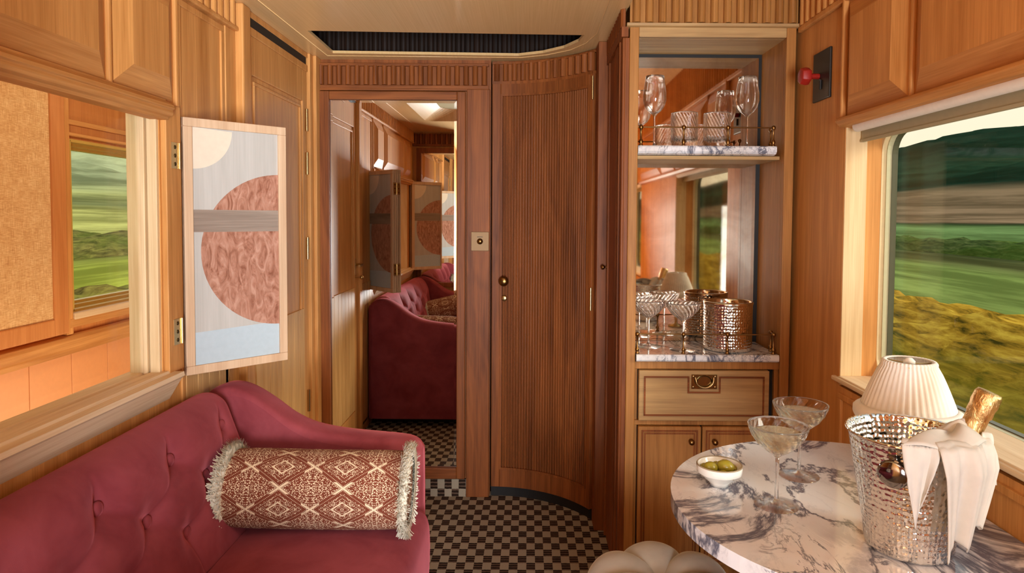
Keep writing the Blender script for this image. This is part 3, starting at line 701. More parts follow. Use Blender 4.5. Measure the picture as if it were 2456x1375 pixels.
# ------------------------------------------------------------ bifold shutters
def make_shutter(label):
    # local: hinge axis at origin, leaf runs along +X, art faces -Y
    root = thing('folding_shutter', (0, 0, 0), label, 'shutter', 'inlaid folding window shutters')
    Wd, Hh, th = .316, .762, .024; x0 = .012
    for k, (ya, s) in enumerate(((0, -1), (.028, 1))):
        # s: side the art faces
        leaf = box(x0, x0+Wd, ya+.004, ya+th-.004, 0, Hh).build('leaf', M_pink, root, bevel=.001)
        fy0, fy1 = (ya-.004, ya+th) if s < 0 else (ya, ya+th+.004)
        fr = MB(); fw = .026
        for a in ((x0, x0+Wd, fy0, fy1, 0, fw), (x0, x0+Wd, fy0, fy1, Hh-fw, Hh), (x0, x0+fw, fy0, fy1, fw, Hh-fw), (x0+Wd-fw, x0+Wd, fy0, fy1, fw, Hh-fw)): fr.box(*a)
        fr.build('frame', M_pink, leaf, bevel=.002)
        yf = ya+.004 if s < 0 else ya+th-.004
        def inl(polyXZ, name, m, lay):
            mb = MB(); d = .0004*lay; y0_, y1_ = (yf-d, yf) if s < 0 else (yf, yf+d)
            mb.prism(polyXZ, 'Y', y0_, y1_); o = mb.build(name, m, leaf); return o
        ax0, ax1, az0, az1 = x0+fw, x0+Wd-fw, fw, Hh-fw
        inl([(ax0, az0), (ax1, az0), (ax1, az1), (ax0, az1)], 'veneer_ground', M_artgrey, 1)
        inl([(ax0, az0), (ax1, az0), (ax1, az0+.105), (ax0, az0+.098)], 'veneer_blue_band', M_artblue, 2)
        q = [(ax0, az1)]+[(ax0+.118*cos(R(-a)), az1-.005+.118*sin(R(-a))) for a in range(0, 91, 6)]
        inl(q, 'veneer_ivory_quarter', M_artpale, 2)
        cx_, cz_, rx, rz = ax1+.008, .365, .25, .242
        q = [(cx_+rx*cos(R(a)), cz_+rz*sin(R(a))) for a in range(90, 271, 5)]
        q = [(min(a, ax1), b) for a, b in q]
        ob = inl(q, 'veneer_burl_disc', M_burl, 3)
        inl([(ax0, .425), (ax1, .425), (ax1, .492), (ax0, .492)], 'veneer_stripe', M_artstripe, 4)
    # hinges: jamb side and fold side
    def hinge(xc, yc, z, flip):
        h = MB(); h.box(xc-.024*(1 if flip else 0), xc+.024*(0 if flip else 1), yc-.0015, yc+.0015, z-.036, z+.036)
        h.tube([(xc, yc-.002, z-.036), (xc, yc-.002, z+.036)], .0042, 8)
        o = h.build('hinge', M_brass, root)

    return root, hinge, (Wd, Hh, th, x0)
shA, hingeA, (Wd, Hh, th, sx0) = make_shutter('pale shutter with burl disc inlay hinged at far side of the left window')
for z in (.645, .145):
    e = MB()
    xe = sx0+Wd
    e.box(xe, xe+.0015, .002, .022, z-.036, z+.036); e.box(xe, xe+.0015, .030, .050, z-.036, z+.036); e.tube([(xe+.002, .026, z-.036), (xe+.002, .026, z+.036)], .004, 8)
    o = e.build('fold_hinge', M_brass, shA)
    for k in (-1, 0, 1):
        for yy in (.012, .040): MB().sphere((xe+.0016, yy, z+k*.024), .004, 8, 6, (.35, 1, 1)).build('screw', M_screw, o)
shB = dup(shA, (XL+.02, WY0-.06, .885), 0, 'shutter on the near side of the left window, seen only in mirrors')
ang = math.atan2(.23, .216)
shA.location = (XL+.008, 1.948, .873); shA.rotation_euler = (0, 0, ang)
shB.scale = (1, -1, 1); shB.rotation_euler = (0, 0, -R(40)); shB.location = (XL+.018, WY0-.05, .884)
jh = thing('shutter_hinge', (XL+.016, 1.92, 1.0), 'pair of brass butt hinges joining window post and near edge of shutter', 'hinge')
bpy.data.objects.remove(jh)
def jamb_hinge(z, y, lab):
    h = box(XL+.015, XL+.0185, y-.038, y, z-.037, z+.037); h.tube([(XL+.020, y+.003, z-.037), (XL+.020, y+.003, z+.037)], .0045, 8)
    o = h.build('butt_hinge', M_brass, origin=(XL+.016, y, z-.037)); tag(o, lab, 'hinge', 'brass shutter hinges on the left window post')
    for k in (-1, 0, 1): MB().sphere((XL+.0188, y-.018, z+k*.024), .006, 10, 6, (.3, 1, 1)).build('screw', M_screw, o)
jamb_hinge(1.518, 1.928, 'upper brass hinge on the window post beside the inlaid shutter')
jamb_hinge(1.013, 1.928, 'lower brass hinge on the window post beside the inlaid shutter')

# ------------------------------------------------------------ sofa
sofa = thing('sofa', (-.65, 1.27, 0), 'burgundy velvet sofa with button tufted back and swooping arm under the window', 'sofa')
SY0, SY1 = .53, 2.02
buttons = []
for r_, (z, off) in enumerate(((.735, 0), (.642, .5), (.55, 0))):
    for k in range(-6, 7):
        y = 1.645+(k-off)*.28
        if SY0+.05 < y < SY1-.04: buttons.append((y, z))
prof = [(-.79, .36), (-.80, .44), (-.815, .52), (-.83, .60), (-.845, .67), (-.858, .73), (-.885, .785), (-.915, .812), (-.95, .822), (-.985, .815), (-1.008, .79), (-1.015, .74), (-1.015, .60), (-1.015, .40)]
def catm(pts, t):
    n = len(pts)-1; x = t*n; i = min(int(x), n-1); f = x-i
    P = [pts[max(0, min(n, i+k))] for k in (-1, 0, 1, 2)]
    return tuple(.5*((2*P[1][k])+(-P[0][k]+P[2][k])*f+(2*P[0][k]-5*P[1][k]+4*P[2][k]-P[3][k])*f*f+(-P[0][k]+3*P[1][k]-3*P[2][k]+P[3][k])*f**3) for k in range(len(P[0])))
def segd(p, a, b):
    ax, ay = a; bx, by = b; dx, dy = bx-ax, by-ay; l = dx*dx+dy*dy
    t = max(0, min(1, ((p[0]-ax)*dx+(p[1]-ay)*dy)/l)); return math.hypot(p[0]-ax-t*dx, p[1]-ay-t*dy)
creases = []
for i, a in enumerate(buttons):
    for b in buttons[i+1:]:
        if abs(abs(a[0]-b[0])-.14) < .02 and abs(a[1]-b[1]) < .12: creases.append((a, b))
for a in buttons:
    if a[1] > .7: creases.append((a, (a[0], .80)))
    if a[1] < .56: creases.append((a, (a[0], .46)))
def backpt(u, v):
    y = SY0+(SY1-SY0)*u; x, z = catm(prof, v)
    e_ = min(y-SY0, SY1-y)/.075
    if e_ < 1:
        k = sqrt(max(0, 1-(1-e_)**2)); x = -1.015+(x+1.015)*(.35+.65*k); z = .40+(z-.40)*(.90+.10*k)
    if x > -.93 and z > .40:
        nx = 1
        fz = 1 if z < .76 else max(0, (.82-z)/.06)
        d = 0
        for b in buttons:
            r2 = (y-b[0])**2+(z-b[1])**2
            if r2 < .03: d += .030*exp(-r2/(2*.040**2)) + .014*exp(-r2/(2*.011**2))
        cmin = 9
        for a, b in creases:
            q = segd((y, z), a, b)
            if q < cmin: cmin = q
        d += .007*exp(-(cmin/.010)**2)*fz
        x -= min(d, .055)*.95
    return (x, y, z)
MB().grid(backpt, 300, 90).build('backrest', M_velvet, sofa, subsurf=0)
for y, z in buttons:
    xs = min((abs(q[2]-z), q[0]) for q in (backpt((y-SY0)/(SY1-SY0), t/400) for t in range(1, 240)))[1]
    MB().sphere((xs+.012, y, z), .0165, 20, 10, (.6, 1, 1)).build('button', M_velvet, sofa)
p = MB()
def seatpt(u, v):   # rounded seat cushion
    y = .55+(2.045-.55)*u
    pr = [(-.80, .452), (-.70, .462), (-.5, .464), (-.38, .460), (-.325, .450), (-.302, .425), (-.295, .38), (-.295, .30), (-.30, .22)]
    x, z = catm(pr, v); ee = max(0, 1-(2.045-y)/.05); z -= .022*ee**2; x -= .02*ee**2
    return (x, y, z)
MB().grid(seatpt, 60, 40).build('seat_cushion', M_velvet, sofa)
box(-1.0, -.31, .50, 2.04, .06, .40).build('base', M_velvet, sofa, bevel=.02, seg=3)
box(-.98, -.36, .54, 2.0, .0, .06).build('plinth', M_black, sofa)
armo = [(-1.012, .06), (-1.012, .70), (-1.0, .785), (-.965, .815), (-.92, .822), (-.87, .808), (-.81, .772), (-.74, .722), (-.67, .690), (-.58, .672), (-.48, .662), (-.40, .655), (-.355, .645), (-.332, .622), (-.326, .58), (-.326, .3), (-.33, .06)]
fine = [catm(armo, i/64) for i in range(65)]
def arm(y0, y1):
    m = MB(); r = .028; n = len(fine); cx_, cz_ = -.65, .4
    rows = []
    for k in range(9):
        a = pi*k/8; ins = r*(1-sin(a)); yy = (y0+r-r*cos(a)) if k < 4 else (y1-r-r*cos(a)) if k > 4 else (y0+y1)/2
        rows.append([(x+(cx_-x)*ins/.35*(1 if abs(x-cx_) > .1 else 1), yy, z-ins*(1 if z > .3 else 0)) for x, z in fine])
    vs = [q for row in rows for q in row]
    m.add(vs, [(i*n+j, (i+1)*n+j, (i+1)*n+j+1, i*n+j+1) for i in range(8) for j in range(n-1)], True)
    for row in (rows[0], rows[-1]):
        tri = tessellate_polygon([[Vector((q[0], q[2], 0)) for q in row]]); m.add(row, [tuple(t) for t in tri])
    return m
arm(2.025, 2.135).build('arm', M_velvet, sofa); arm(.432, .545).build('arm', M_velvet, sofa)

# ------------------------------------------------------------ bolsters
def make_bolster(label):
    root = thing('bolster_cushion', (0, 0, 0), label, 'cushion', 'rust patterned bolster cushions on the sofa')
    Ln, r = .50, .108
    m = MB()
    def f(u, v):
        a = 2*pi*v; x = (u-.5)*Ln; rr_ = r*(1+.012*sin(3*a+u*5))*(1-.03*(abs(u-.5)*2)**6)
        if abs(u-.5) > .47: rr_ *= 1-.10*((abs(u-.5)-.47)/.03)**2
        return (x, rr_*cos(a), rr_*sin(a)*.98)
    m.grid(f, 60, 96, uv=lambda u, v: ((u-.5)*Ln, v*2*pi*r)); m.build('cover', M_ikat, root, weld=False)
    for sgn in (-1, 1):
        e = MB(); pr = [(0, .0), (r*.55, .004), (r*.88, .0), (r*.97, -.012)]
        e.lathe(pr, 64, mat=Matrix.Translation((sgn*(Ln/2-.002), 0, 0)) @ Matrix.Rotation(R(90*sgn), 4, 'Y'), uv=True); e.build('end_cap', M_ikat, root)
        g = MB()
        for k in range(2400):
            a = random.uniform(0, 2*pi); base = r*random.uniform(.90, 1.0); xo = sgn*(Ln/2+random.uniform(-.016, .006)); lean = sgn*random.uniform(-.006, .016); ln = random.uniform(.020, .029)
            tw = random.uniform(-.12, .12); w_ = .0016
            pts = []
            for i in range(4):
                t = i/3; rr_ = base+ln*t; aa = a+tw*t; pts.append((xo+lean*t*t, rr_, aa))
            for dx_ in (0,):
                vs = []
                for (x, rr_, aa) in pts:
                    for s_ in (-1, 1): vs.append((x+s_*w_*.5, rr_*cos(aa+s_*w_/rr_), rr_*sin(aa+s_*w_/rr_)))
                g.add(vs, [(0, 1, 3, 2), (2, 3, 5, 4), (4, 5, 7, 6)], True)
        g.lathe([(r*.9, -.014), (r*1.10, -.012), (r*1.15, .002), (r*1.10, .010), (r*.9, .006)], 64, mat=Matrix.Translation((sgn*(Ln/2), 0, 0)) @ Matrix.Rotation(R(90*sgn), 4, 'Y'))
        g.build('fringe', M_fringe, root, recalc=False)
    return root
bo = make_bolster('rust and cream patterned bolster with fringed ends against the far sofa arm')
bo.location = (-.588, 1.868, .574); bo.rotation_euler = (R(35), R(1.5), R(3))
bo2 = dup(bo, (-.60, .74, .585), 0, 'patterned bolster against the near sofa arm, seen in the mirror'); bo2.rotation_euler = (R(10), R(-12), R(-8))

# ------------------------------------------------------------ bar cabinet
BX0, BX1, BY, BYB = .353, .945, 2.374, 2.635
bar = thing('bar_cabinet', (.65, BY, 0), 'built-in oak bar cabinet with mirrored niche, drawer and two doors', 'cabinet')
p = MB(); p.box(BX0, .386, BY, BY+.03, 0, 2.02); p.box(.905, BX1-.006, BY, BY+.03, 0, 2.02)
p.build('stile', M_cz, bar, bevel=.003)
p = MB(); p.box(.386, .905, BY, BY+.03, 1.985, 2.02); p.build('top_rail', M_cx, bar, bevel=.003)
p = MB(); p.prism([(BY-.012, 2.02), (BY-.016, 2.03), (BY+.03, 2.035), (BY+.03, 2.018), (BY, 2.018)], 'X', BX0-.012, BX1); p.build('cornice', M_cx, bar, bevel=.002)
p = MB(); fluted(p, straight(BX0, BY+.004, 1, 0, 0, -1), BX1-BX0, 2.033, 2.26, .045, .029, .021); p.build('fluted_frieze', M_cz, bar)
p = MB(); p.box(.366, .386, BY+.03, BYB, .86, 2.0); p.box(.905, .925, BY+.03, BYB, .0, 2.0); p.box(.366, .386, BY+.03, BYB, 0, .83); p.build('side_panel', M_cz, bar)
p = MB(); p.box(.386, .905, BY+.03, BYB, 1.985, 2.0); p.build('niche_ceiling', M_cx, bar)
p = MB(); p.box(.36, .93, BYB, BYB+.02, 0, 2.05); p.build('back_panel', M_cz, bar)
p = MB(); p.box(.386, .905, BY+.006, BY+.03, .805, .832); p.box(.386, .905, BY+.006, BY+.03, .601, .619); p.box(.386, .397, BY+.014, BY+.03, .0, .805); p.box(.890, .905, BY+.012, BY+.03, .0, .805)
p.box(.386, .905, BY+.01, BY+.03, .0, .09); p.build('face_frame', M_cz, bar, bevel=.002)
box(.386, .905, BY+.03, BY+.034, .08, .82).build('dark_gap', M_black, bar)
# niche mirrors
box(.386, .905, BYB-.010, BYB, 1.61, 1.985).build('mirror_frame', M_black, bar)
bevel_mirror('mirror', .392, .893, 1.62, 1.972, BYB-.011, bar, M_fox)
box(.386, .905, BYB-.010, BYB, .86, 1.573).build('mirror_frame', M_black, bar)
bevel_mirror('mirror', .392, .889, .862, 1.565, BYB-.011, bar, M_fox)
# drawer
x0, x1, z0, z1 = .399, .866, .621, .803
dr = box(x0, x1, BY-.010, BY+.014, z0, z1).build('drawer', M_cx, bar, bevel=.003)
p = MB(); mw = .006; yy = BY-.0135
hx0, hx1, hz = .573, .691, .728
for a in ((x0+.018, hx0, z1-.026, z1-.020), (hx1, x1-.018, z1-.026, z1-.020), (x0+.018, x0+.024, z0+.02, z1-.026), (x1-.024, x1-.018, z0+.02, z1-.026), (x0+.018, x1-.018, z0+.018, z0+.024), (hx0, hx0+.006, hz, z1-.020), (hx1-.006, hx1, hz, z1-.020), (hx0, hx1, hz-.006, hz)):
    p.box(a[0], a[1], yy, BY-.009, a[2], a[3])
p.build('drawer_moulding', M_bx, dr, bevel=.001)
hp = MB(); cx_, cz_ = .632, .764
hp.box(cx_-.046, cx_+.046, BY-.0125, BY-.009, cz_-.026, cz_+.026); hpo = hp.build('pull_plate', plain('aged_brass', hexc('9C8454'), .18, 1), dr, bevel=.001)
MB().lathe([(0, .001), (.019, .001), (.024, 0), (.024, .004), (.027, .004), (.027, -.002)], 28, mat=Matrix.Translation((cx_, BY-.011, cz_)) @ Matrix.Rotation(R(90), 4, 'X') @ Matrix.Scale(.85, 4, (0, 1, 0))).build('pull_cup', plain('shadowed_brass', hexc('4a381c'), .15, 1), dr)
pts = [(cx_-.033, BY-.016, cz_+.016)]+[(cx_+.031*cos(a), BY-.021, cz_+.006+.026*sin(a)) for a in [pi+pi*k/12 for k in range(13)]]+[(cx_+.033, BY-.016, cz_+.016)]
MB().tube(pts, .0036, 8).build('pull_ring', M_brass, dr)
for a in (-.039, .039):
    for b_ in (-.019, .019): MB().sphere((cx_+a, BY-.0128, cz_+b_), .004, 10, 6, (1, .4, 1)).build('screw', M_brass, dr)
for k, (a, b_, kx_) in enumerate(((.399, .6255, .588), (.630, .866, .672))):
    d = box(a, b_, BY-.008, BY+.014, .092, .599).build('cabinet_door', M_cz, bar, bevel=.003)
    m = MB(); molding(m, (a+.012, BY-.008, .104), (1, 0, 0), (0, 0, 1), (0, -1, 0), b_-a-.024, .483, .006, .003); molding(m, (a+.022, BY-.008, .114), (1, 0, 0), (0, 0, 1), (0, -1, 0), b_-a-.044, .463, .005, .002)
    m.build('door_moulding', M_bz, d, bevel=.001)
    knob_at('knob', M_antique, d, (kx_, BY-.009, .548), (0, -1, 0), .0105, .022)

def gallery(parent, posts, y, z, x_end, hgt):
    m = MB(); 
    m.tube([(.388, y, z+hgt), (x_end, y, z+hgt)], .0026, 8); m.tube([(x_end, y, z+hgt), (x_end+.008, y+.05, z+hgt)], .0026, 8); m.build('rail', M_antique, parent)
    for (px, py) in [(q, y) for q in posts]+[(x_end+.008, y+.05)]:
        m = MB(); m.lathe([(0, 0), (.008, 0), (.008, .003), (.004, .006), (.007, .011), (.0075, .015), (.006, .020), (.0032, .024), (.0032, hgt-.010), (.0062, hgt-.006), (.0082, hgt), (.0062, hgt+.006), (0, hgt+.0085)], 16, c=(px, py, z)); m.build('post', M_antique, parent)
ct = thing('marble_counter', (.64, 2.5, .832), 'white marble counter with grey veins and brass gallery rail on the bar cabinet', 'counter')
p = MB(); p.prism([(BY-.012, .836), (BY-.016, .842), (BY-.016, .856), (BY-.012, .861), (BYB-.012, .861), (BYB-.012, .833), (BY+.0, .833), (BY-.004, .836)], 'X', .388, .897); p.build('slab', M_marble2, ct, bevel=.002)
gallery(ct, (.394, .560, .718, .884), BY+.008, .861, .884, .070)
sh = thing('marble_shelf', (.63, 2.5, 1.575), 'veined marble shelf with brass gallery rail inside the bar niche', 'shelf')
p = MB(); p.prism([(BY+.012, 1.578), (BY+.004, 1.586), (BY+.004, 1.600), (BY+.008, 1.606), (BYB-.012, 1.606), (BYB-.012, 1.574), (BY+.03, 1.574)], 'X', .388, .880); p.build('slab', M_marble2, sh, bevel=.002)
gallery(sh, (.40, .552, .710, .872), BY+.020, 1.606, .872, .066)
box(.387, .904, BY+.04, BYB-.013, 1.560, 1.573).build('shelf_support', M_cx, bar, bevel=.002)

# ------------------------------------------------------------ glassware
def dense(pr, i0, i1, step=.002):
    o = []
    for i, (a, b) in enumerate(zip(pr, pr[1:])):
        n = max(1, int(math.dist(a, b)/step)) if i0 <= i < i1 else 1
        o += [(a[0]+(b[0]-a[0])*k/n, a[1]+(b[1]-a[1])*k/n) for k in range(n)]
    return o+[pr[-1]]
def cut(N_, k, amp): return lambda r, z, a, i: (r*(1+amp*sin(N_*(a+k*z))), z)
def make_coupe(name, label, group, filled):
    root = thing(name, (0, 0, 0), label, 'glass', group)
    H = .176
    out = [(0, 0), (.046, 0), (.0465, .0015), (.03, .004), (.008, .009), (.0042, .016), (.0036, .05), (.0036, .09), (.0045, .104), (.011, .110), (.026, .120), (.043, .135), (.055, .152), (.062, .170), (.0632, H)]
    inn = [(.0620, H), (.0605, .170), (.0535, .1535), (.0415, .137), (.025, .1225), (.012, .1145), (.004, .1125), (0, .112)]
    zr = (.112, .172); no = len(dense(out, 9, 14))
    def mod(r, z, a, i): return (r*(1+((.012 if filled else .034)*sin(22*(a+13*z))*min(1, (z-zr[0])/.01, (zr[1]-z)/.004+.2) if i < no and zr[0] < z < zr[1] else 0)), z)
    MB().lathe(dense(out, 9, 14)+inn, 176, mod=mod).build('bowl', M_glass, root)
    if filled:
        liq = [(0, .1135), (.0035, .1137), (.0105, .1155), (.0235, .1232), (.0400, .1372), (.0520, .1535), (.0545, .1565), (0, .1565)]
        MB().lathe(liq, 64).build('champagne', M_wine, root)
    return root
cA = make_coupe('champagne_coupe', 'champagne filled coupe nearest the viewer on the marble table', 'filled champagne coupes on the table', True)
cA.location = (.54, 1.418, .7305)
dup(cA, (.655, 1.582, .7305), 1.0, 'champagne filled coupe standing behind the other on the marble table')
cC = make_coupe('champagne_coupe', 'empty ribbed coupe at left of the bar counter near the post', 'empty coupes on the bar counter', False); cC.location = (.458, 2.515, .8615)
dup(cC, (.573, 2.452, .8615), .5, 'empty ribbed coupe between the other coupe and steel bucket on counter')
def make_wineglass(label):
    root = thing('wine_glass', (0, 0, 0), label, 'glass', 'tall wine glasses on the bar shelf')
    out = [(0, 0), (.036, 0), (.0365, .0015), (.02, .004), (.006, .009), (.0038, .02), (.0034, .09), (.004, .115), (.009, .123), (.024, .135), (.036, .152), (.0425, .175), (.0415, .205), (.036, .24), (.0335, .262)]
    inn = [(.0325, .262), (.035, .24), (.0405, .205), (.0412, .175), (.0345, .153), (.022, .137), (.008, .127), (0, .125)]
    MB().lathe(out+inn, 72).build('bowl', M_glass, root); return root
wg = make_wineglass('tall wine glass at left end of the bar shelf'); wg.location = (.462, 2.475, 1.6065)
dup(wg, (.806, 2.485, 1.6065), 0, 'tall wine glass at right end of the bar shelf')
def make_tumbler(label):
    root = thing('tumbler', (0, 0, 0), label, 'glass', 'ribbed tumblers on the bar shelf')
    H = .125; out = [(0, 0), (.040, 0), (.0455, .003), (.0465, .012)]+[(.0465+.0015*k/10, .012+(H-.016)*k/10) for k in range(1, 11)]+[(.048, H)]
    inn = [(.0455, H)]+[(.0445-.001*k/6, H-.006-(H-.035)*k/6) for k in range(7)]+[(.03, .022), (0, .021)]
    no = len(dense(out, 3, 13))
    def mod(r, z, a, i): return (r*(1+(.030*sin(26*(a+11*z))*min(1, (z-.012)/.008+.1, (.121-z)/.004) if i < no and .012 < z < .121 else 0)), z)
    MB().lathe(dense(out, 3, 13)+inn, 208, mod=mod).build('body', M_glass, root); return root
tb = make_tumbler('ribbed tumbler on the bar shelf, nearer the left wine glass'); tb.location = (.568, 2.455, 1.6065)
dup(tb, (.688, 2.458, 1.6065), .3, 'ribbed tumbler on the bar shelf, nearer the right wine glass')

# bar wine cooler
bk = thing('wine_cooler', (.744, 2.468, .861), 'straight hammered steel wine cooler on the marble bar counter', 'bucket')
MB().lathe([(0, .002), (.082, .002), (.086, .006), (.087, .02), (.088, .165), (.089, .172)], 96, c=(.744, 2.468, .861), uv=True).build('body', M_hammer, bk)
MB().lathe([(.0885, .170), (.090, .175), (.089, .181), (.085, .182), (.082, .178), (.081, .16), (.080, .02), (0, .018)], 96, c=(.744, 2.468, .8605)).build('rim', M_steel, bk)

# ------------------------------------------------------------ table
tbx, tby, tr = .735, 1.43, .412
poly = []
for k in range(0, 97):
    a = 2*pi*k/96
    x, y = tbx+tr*cos(a), tby+tr*sin(a)
    if x > XR-.004: continue
    poly.append((x, y, a))
idx = max(range(len(poly)), key=lambda i: (poly[i][2]-poly[i-1][2]) % (2*pi)); poly = poly[idx:]+poly[:idx]
poly = [(x, y) for x, y, a in poly]
ya = sqrt(tr**2-(XR-.004-tbx)**2); poly = [(XR-.004, tby+ya)]+poly+[(XR-.004, tby-ya)]
tbl = thing('marble_table', (tbx, tby, 0), 'round white marble table with blue grey veins against the right wall', 'table')
MB().prism(poly, 'Z', .698, .730).build('table_top', M_marble, tbl, bevel=.011, seg=4)
MB().lathe([(0, 0), (.20, 0), (.20, .012), (.05, .03), (.035, .06), (.03, .64), (.09, .69), (0, .69)], 48, c=(tbx, tby, 0)).build('pedestal', M_antique, tbl)

# olive bowl
bw = thing('olive_bowl', (.447, 1.526, .730), 'small white faceted bowl of green olives on the marble table', 'bowl')
def facet(r, z, a, i): return (r*(1+.022*abs(cos(4*a))) if 2 < i < 6 else r, z)
MB().lathe([(0, 0), (.021, 0), (.0225, .006), (.033, .016), (.0475, .029), (.0505, .031), (.052, .047), (.050, .049), (.0485, .046), (.046, .034), (.032, .020), (.015, .010), (0, .009)], 60, c=(.447, 1.526, .7305), mod=facet).build('bowl', M_china, bw)
MB().lathe([(.0503, .046), (.0525, .0475), (.0508, .0500), (.0488, .0485)], 60, c=(.447, 1.526, .7305)).build('rim', plain('unglazed_rim', hexc('A8967A'), .5), bw)
ol = [(-.022, -.004, .041, 20, .0165, 'big olive at left of the heap'), (.013, -.002, .043, -20, .0185, 'large olive at right of the heap'), (-.002, .020, .036, 60, .013, 'olive at the back of the bowl'), (.032, .012, .034, 10, .012, 'olive against the right rim of the bowl'), (.000, -.030, .034, 5, .0125, 'small olive at the front of the bowl'), (.019, -.032, .0335, 70, .012, 'small olive at front right of the bowl'), (-.028, .018, .033, -50, .012, 'olive at the back left of the bowl')]
for dx, dy, dz, an, r_, lab in ol:
    o = MB().sphere((0, 0, 0), r_, 20, 12, (1.12, .86, .86)); o.sphere((r_*1.1, 0, 0), r_*.2, 8, 6)
    o = o.build('olive', M_olive); o.location = (.447+dx, 1.526+dy, .7305+dz); o.rotation_euler = (0, R(8), R(an))
    tag(o, 'green '+lab, 'olive', 'green olives in the white bowl')

# ice bucket on the table
ibx, iby, ibz = .7185, 1.232, .730
ib = thing('ice_bucket', (ibx, iby, ibz), 'large hammered steel ice bucket holding a bottle on the marble table', 'bucket')
MB().lathe([(0, .003), (.068, .003), (.073, .006), (.0755, .012), (.078, .04), (.107, .213), (.1095, .2195)], 120, c=(ibx, iby, ibz), uv=True).build('body', M_hammer, ib)
MB().lathe([(.1095, .217), (.1125, .2205), (.1115, .2240), (.108, .2220), (.1045, .213), (.0755, .04), (.06, .02), (0, .018)], 120, c=(ibx, iby, ibz), uv=True).build('rim', M_hammer, ib)
a_ = R(-133); rk = .0965
knob_at('knob', plain('dark_reflection_steel', (.30, .29, .28), .1, 1), ib, (ibx+rk*cos(a_), iby+rk*sin(a_), ibz+.176), (cos(a_), sin(a_), -.1), .026, .024)  # dark reflection put into this knob's steel colour
knob_at('knob', M_steel, ib, (ibx-rk*cos(a_), iby-rk*sin(a_), ibz+.176), (-cos(a_), -sin(a_), -.1), .024, .026)
# bottle
bt = thing('champagne_bottle', (ibx+.0, iby, ibz+.02), 'gold foiled champagne bottle leaning out of the ice bucket', 'bottle')
mt = Matrix.Translation((.722, 1.223, .753)) @ Matrix.Rotation(R(6.5), 4, 'X') @ Matrix.Rotation(R(21.3), 4, 'Y')
MB().lathe([(0, 0), (.033, 0), (.036, .005), (.036, .10), (.033, .13), (.024, .17), (.020, .20)], 40, mat=mt).build('glass_body', M_bottle, bt)
MB().lathe([(.0262, .160), (.0232, .18), (.0205, .20), (.0190, .24), (.0190, .262), (.0212, .265), (.0205, .278), (.0222, .286), (.0220, .302), (.0190, .309), (0, .310)], 40, mat=mt, mod=lambda r, z, a, i: (r*(1+.02*sin(9*a+z*80)), z)).build('foil', M_foil, bt)

# napkin draped over the rim and round the bottle neck
def bucket_r(z): return .078+(.107-.078)*(max(0, min(.222, z))-.04)/.173
def napkin():
    root_o = (ibx+.1, iby, ibz+.1)
    m = MB()
    def tail(a0, a1, down, inn, ph, nf, amp, tip, lift=.004):
        # a: angle range, down(u): length of tail, wraps over rim into the bucket
        def f(u, v):
            a = a0+(a1-a0)*u
            Lh = down(u); s = -inn+(Lh+inn)*v      # arc length from rim
            fold = amp*(sin(nf*2*pi*u+ph)+.4*sin(nf*4.3*pi*u+ph*2))
            if s < 0:
                k = -s; rr_ = .114-k*.9; z = .2275+.02*sin(min(1, k/.05)*pi)*.8-k*.35; rr_ += fold*.4
            else:
                k = min(1, s/.02); z = .2275-s+.004*(1-k); rr_ = bucket_r(z)+lift+.006*k+max(0, fold+amp)*min(1, s/.06+.3)
            am = a+(tip-a)*max(0, v-.2)*(.7 if Lh < .152 else .42)
            return (ibx+rr_*cos(am), iby+rr_*sin(am), ibz+z)
        m.grid(f, 46, 46)
    def d2_(u): return .200-.06*u*u-.03*abs(sin(7*u))
    tail(R(-128), R(-96), lambda u: .150-.16*abs(u-.5), .03, .4, 1.1, .005, R(-116), .003)
    tail(R(-100), R(-20), d2_, .045, 1.0, 2.6, .011, R(-64), .006)
    # collar twisted round the bottle neck
    ax = (mt.to_3x3() @ Vector((0, 0, 1))).normalized(); c0 = mt @ Vector((0, 0, .205)); e1 = ax.cross(Vector((0, 1, 0))).normalized(); e2 = ax.cross(e1)
    def col(u, v):
        a = 2*pi*u; r_ = .025+.036*v+.008*sin(4*a+4*v)*v+.005*sin(9*a); h_ = .030-.028*v-.05*v*v+.008*sin(3*a+1)
        p_ = c0+ax*h_+(e1*cos(a)+e2*sin(a))*r_
        return tuple(p_)
    m.grid(col, 72, 16)
    # cloth bridging collar and rim
    def bridge(u, v):
        a = R(-128)+(R(10)-R(-128))*u
        p0 = Vector((ibx+.116*cos(a), iby+.116*sin(a), ibz+.228))
        an = R(-160)+R(200)*u
        q = c0+ax*.008+(e1*cos(an)+e2*sin(an))*.034
        p_ = p0.lerp(q, v); p_.z += .022*sin(pi*v)+.006*sin(14*u+5*v); return tuple(p_)
    m.grid(bridge, 60, 18)
    o = m.build('napkin', M_napkin, origin=root_o, solid=.0022)
    tag(o, 'white cotton napkin knotted round the bottle and hanging down the ice bucket', 'napkin')
napkin()

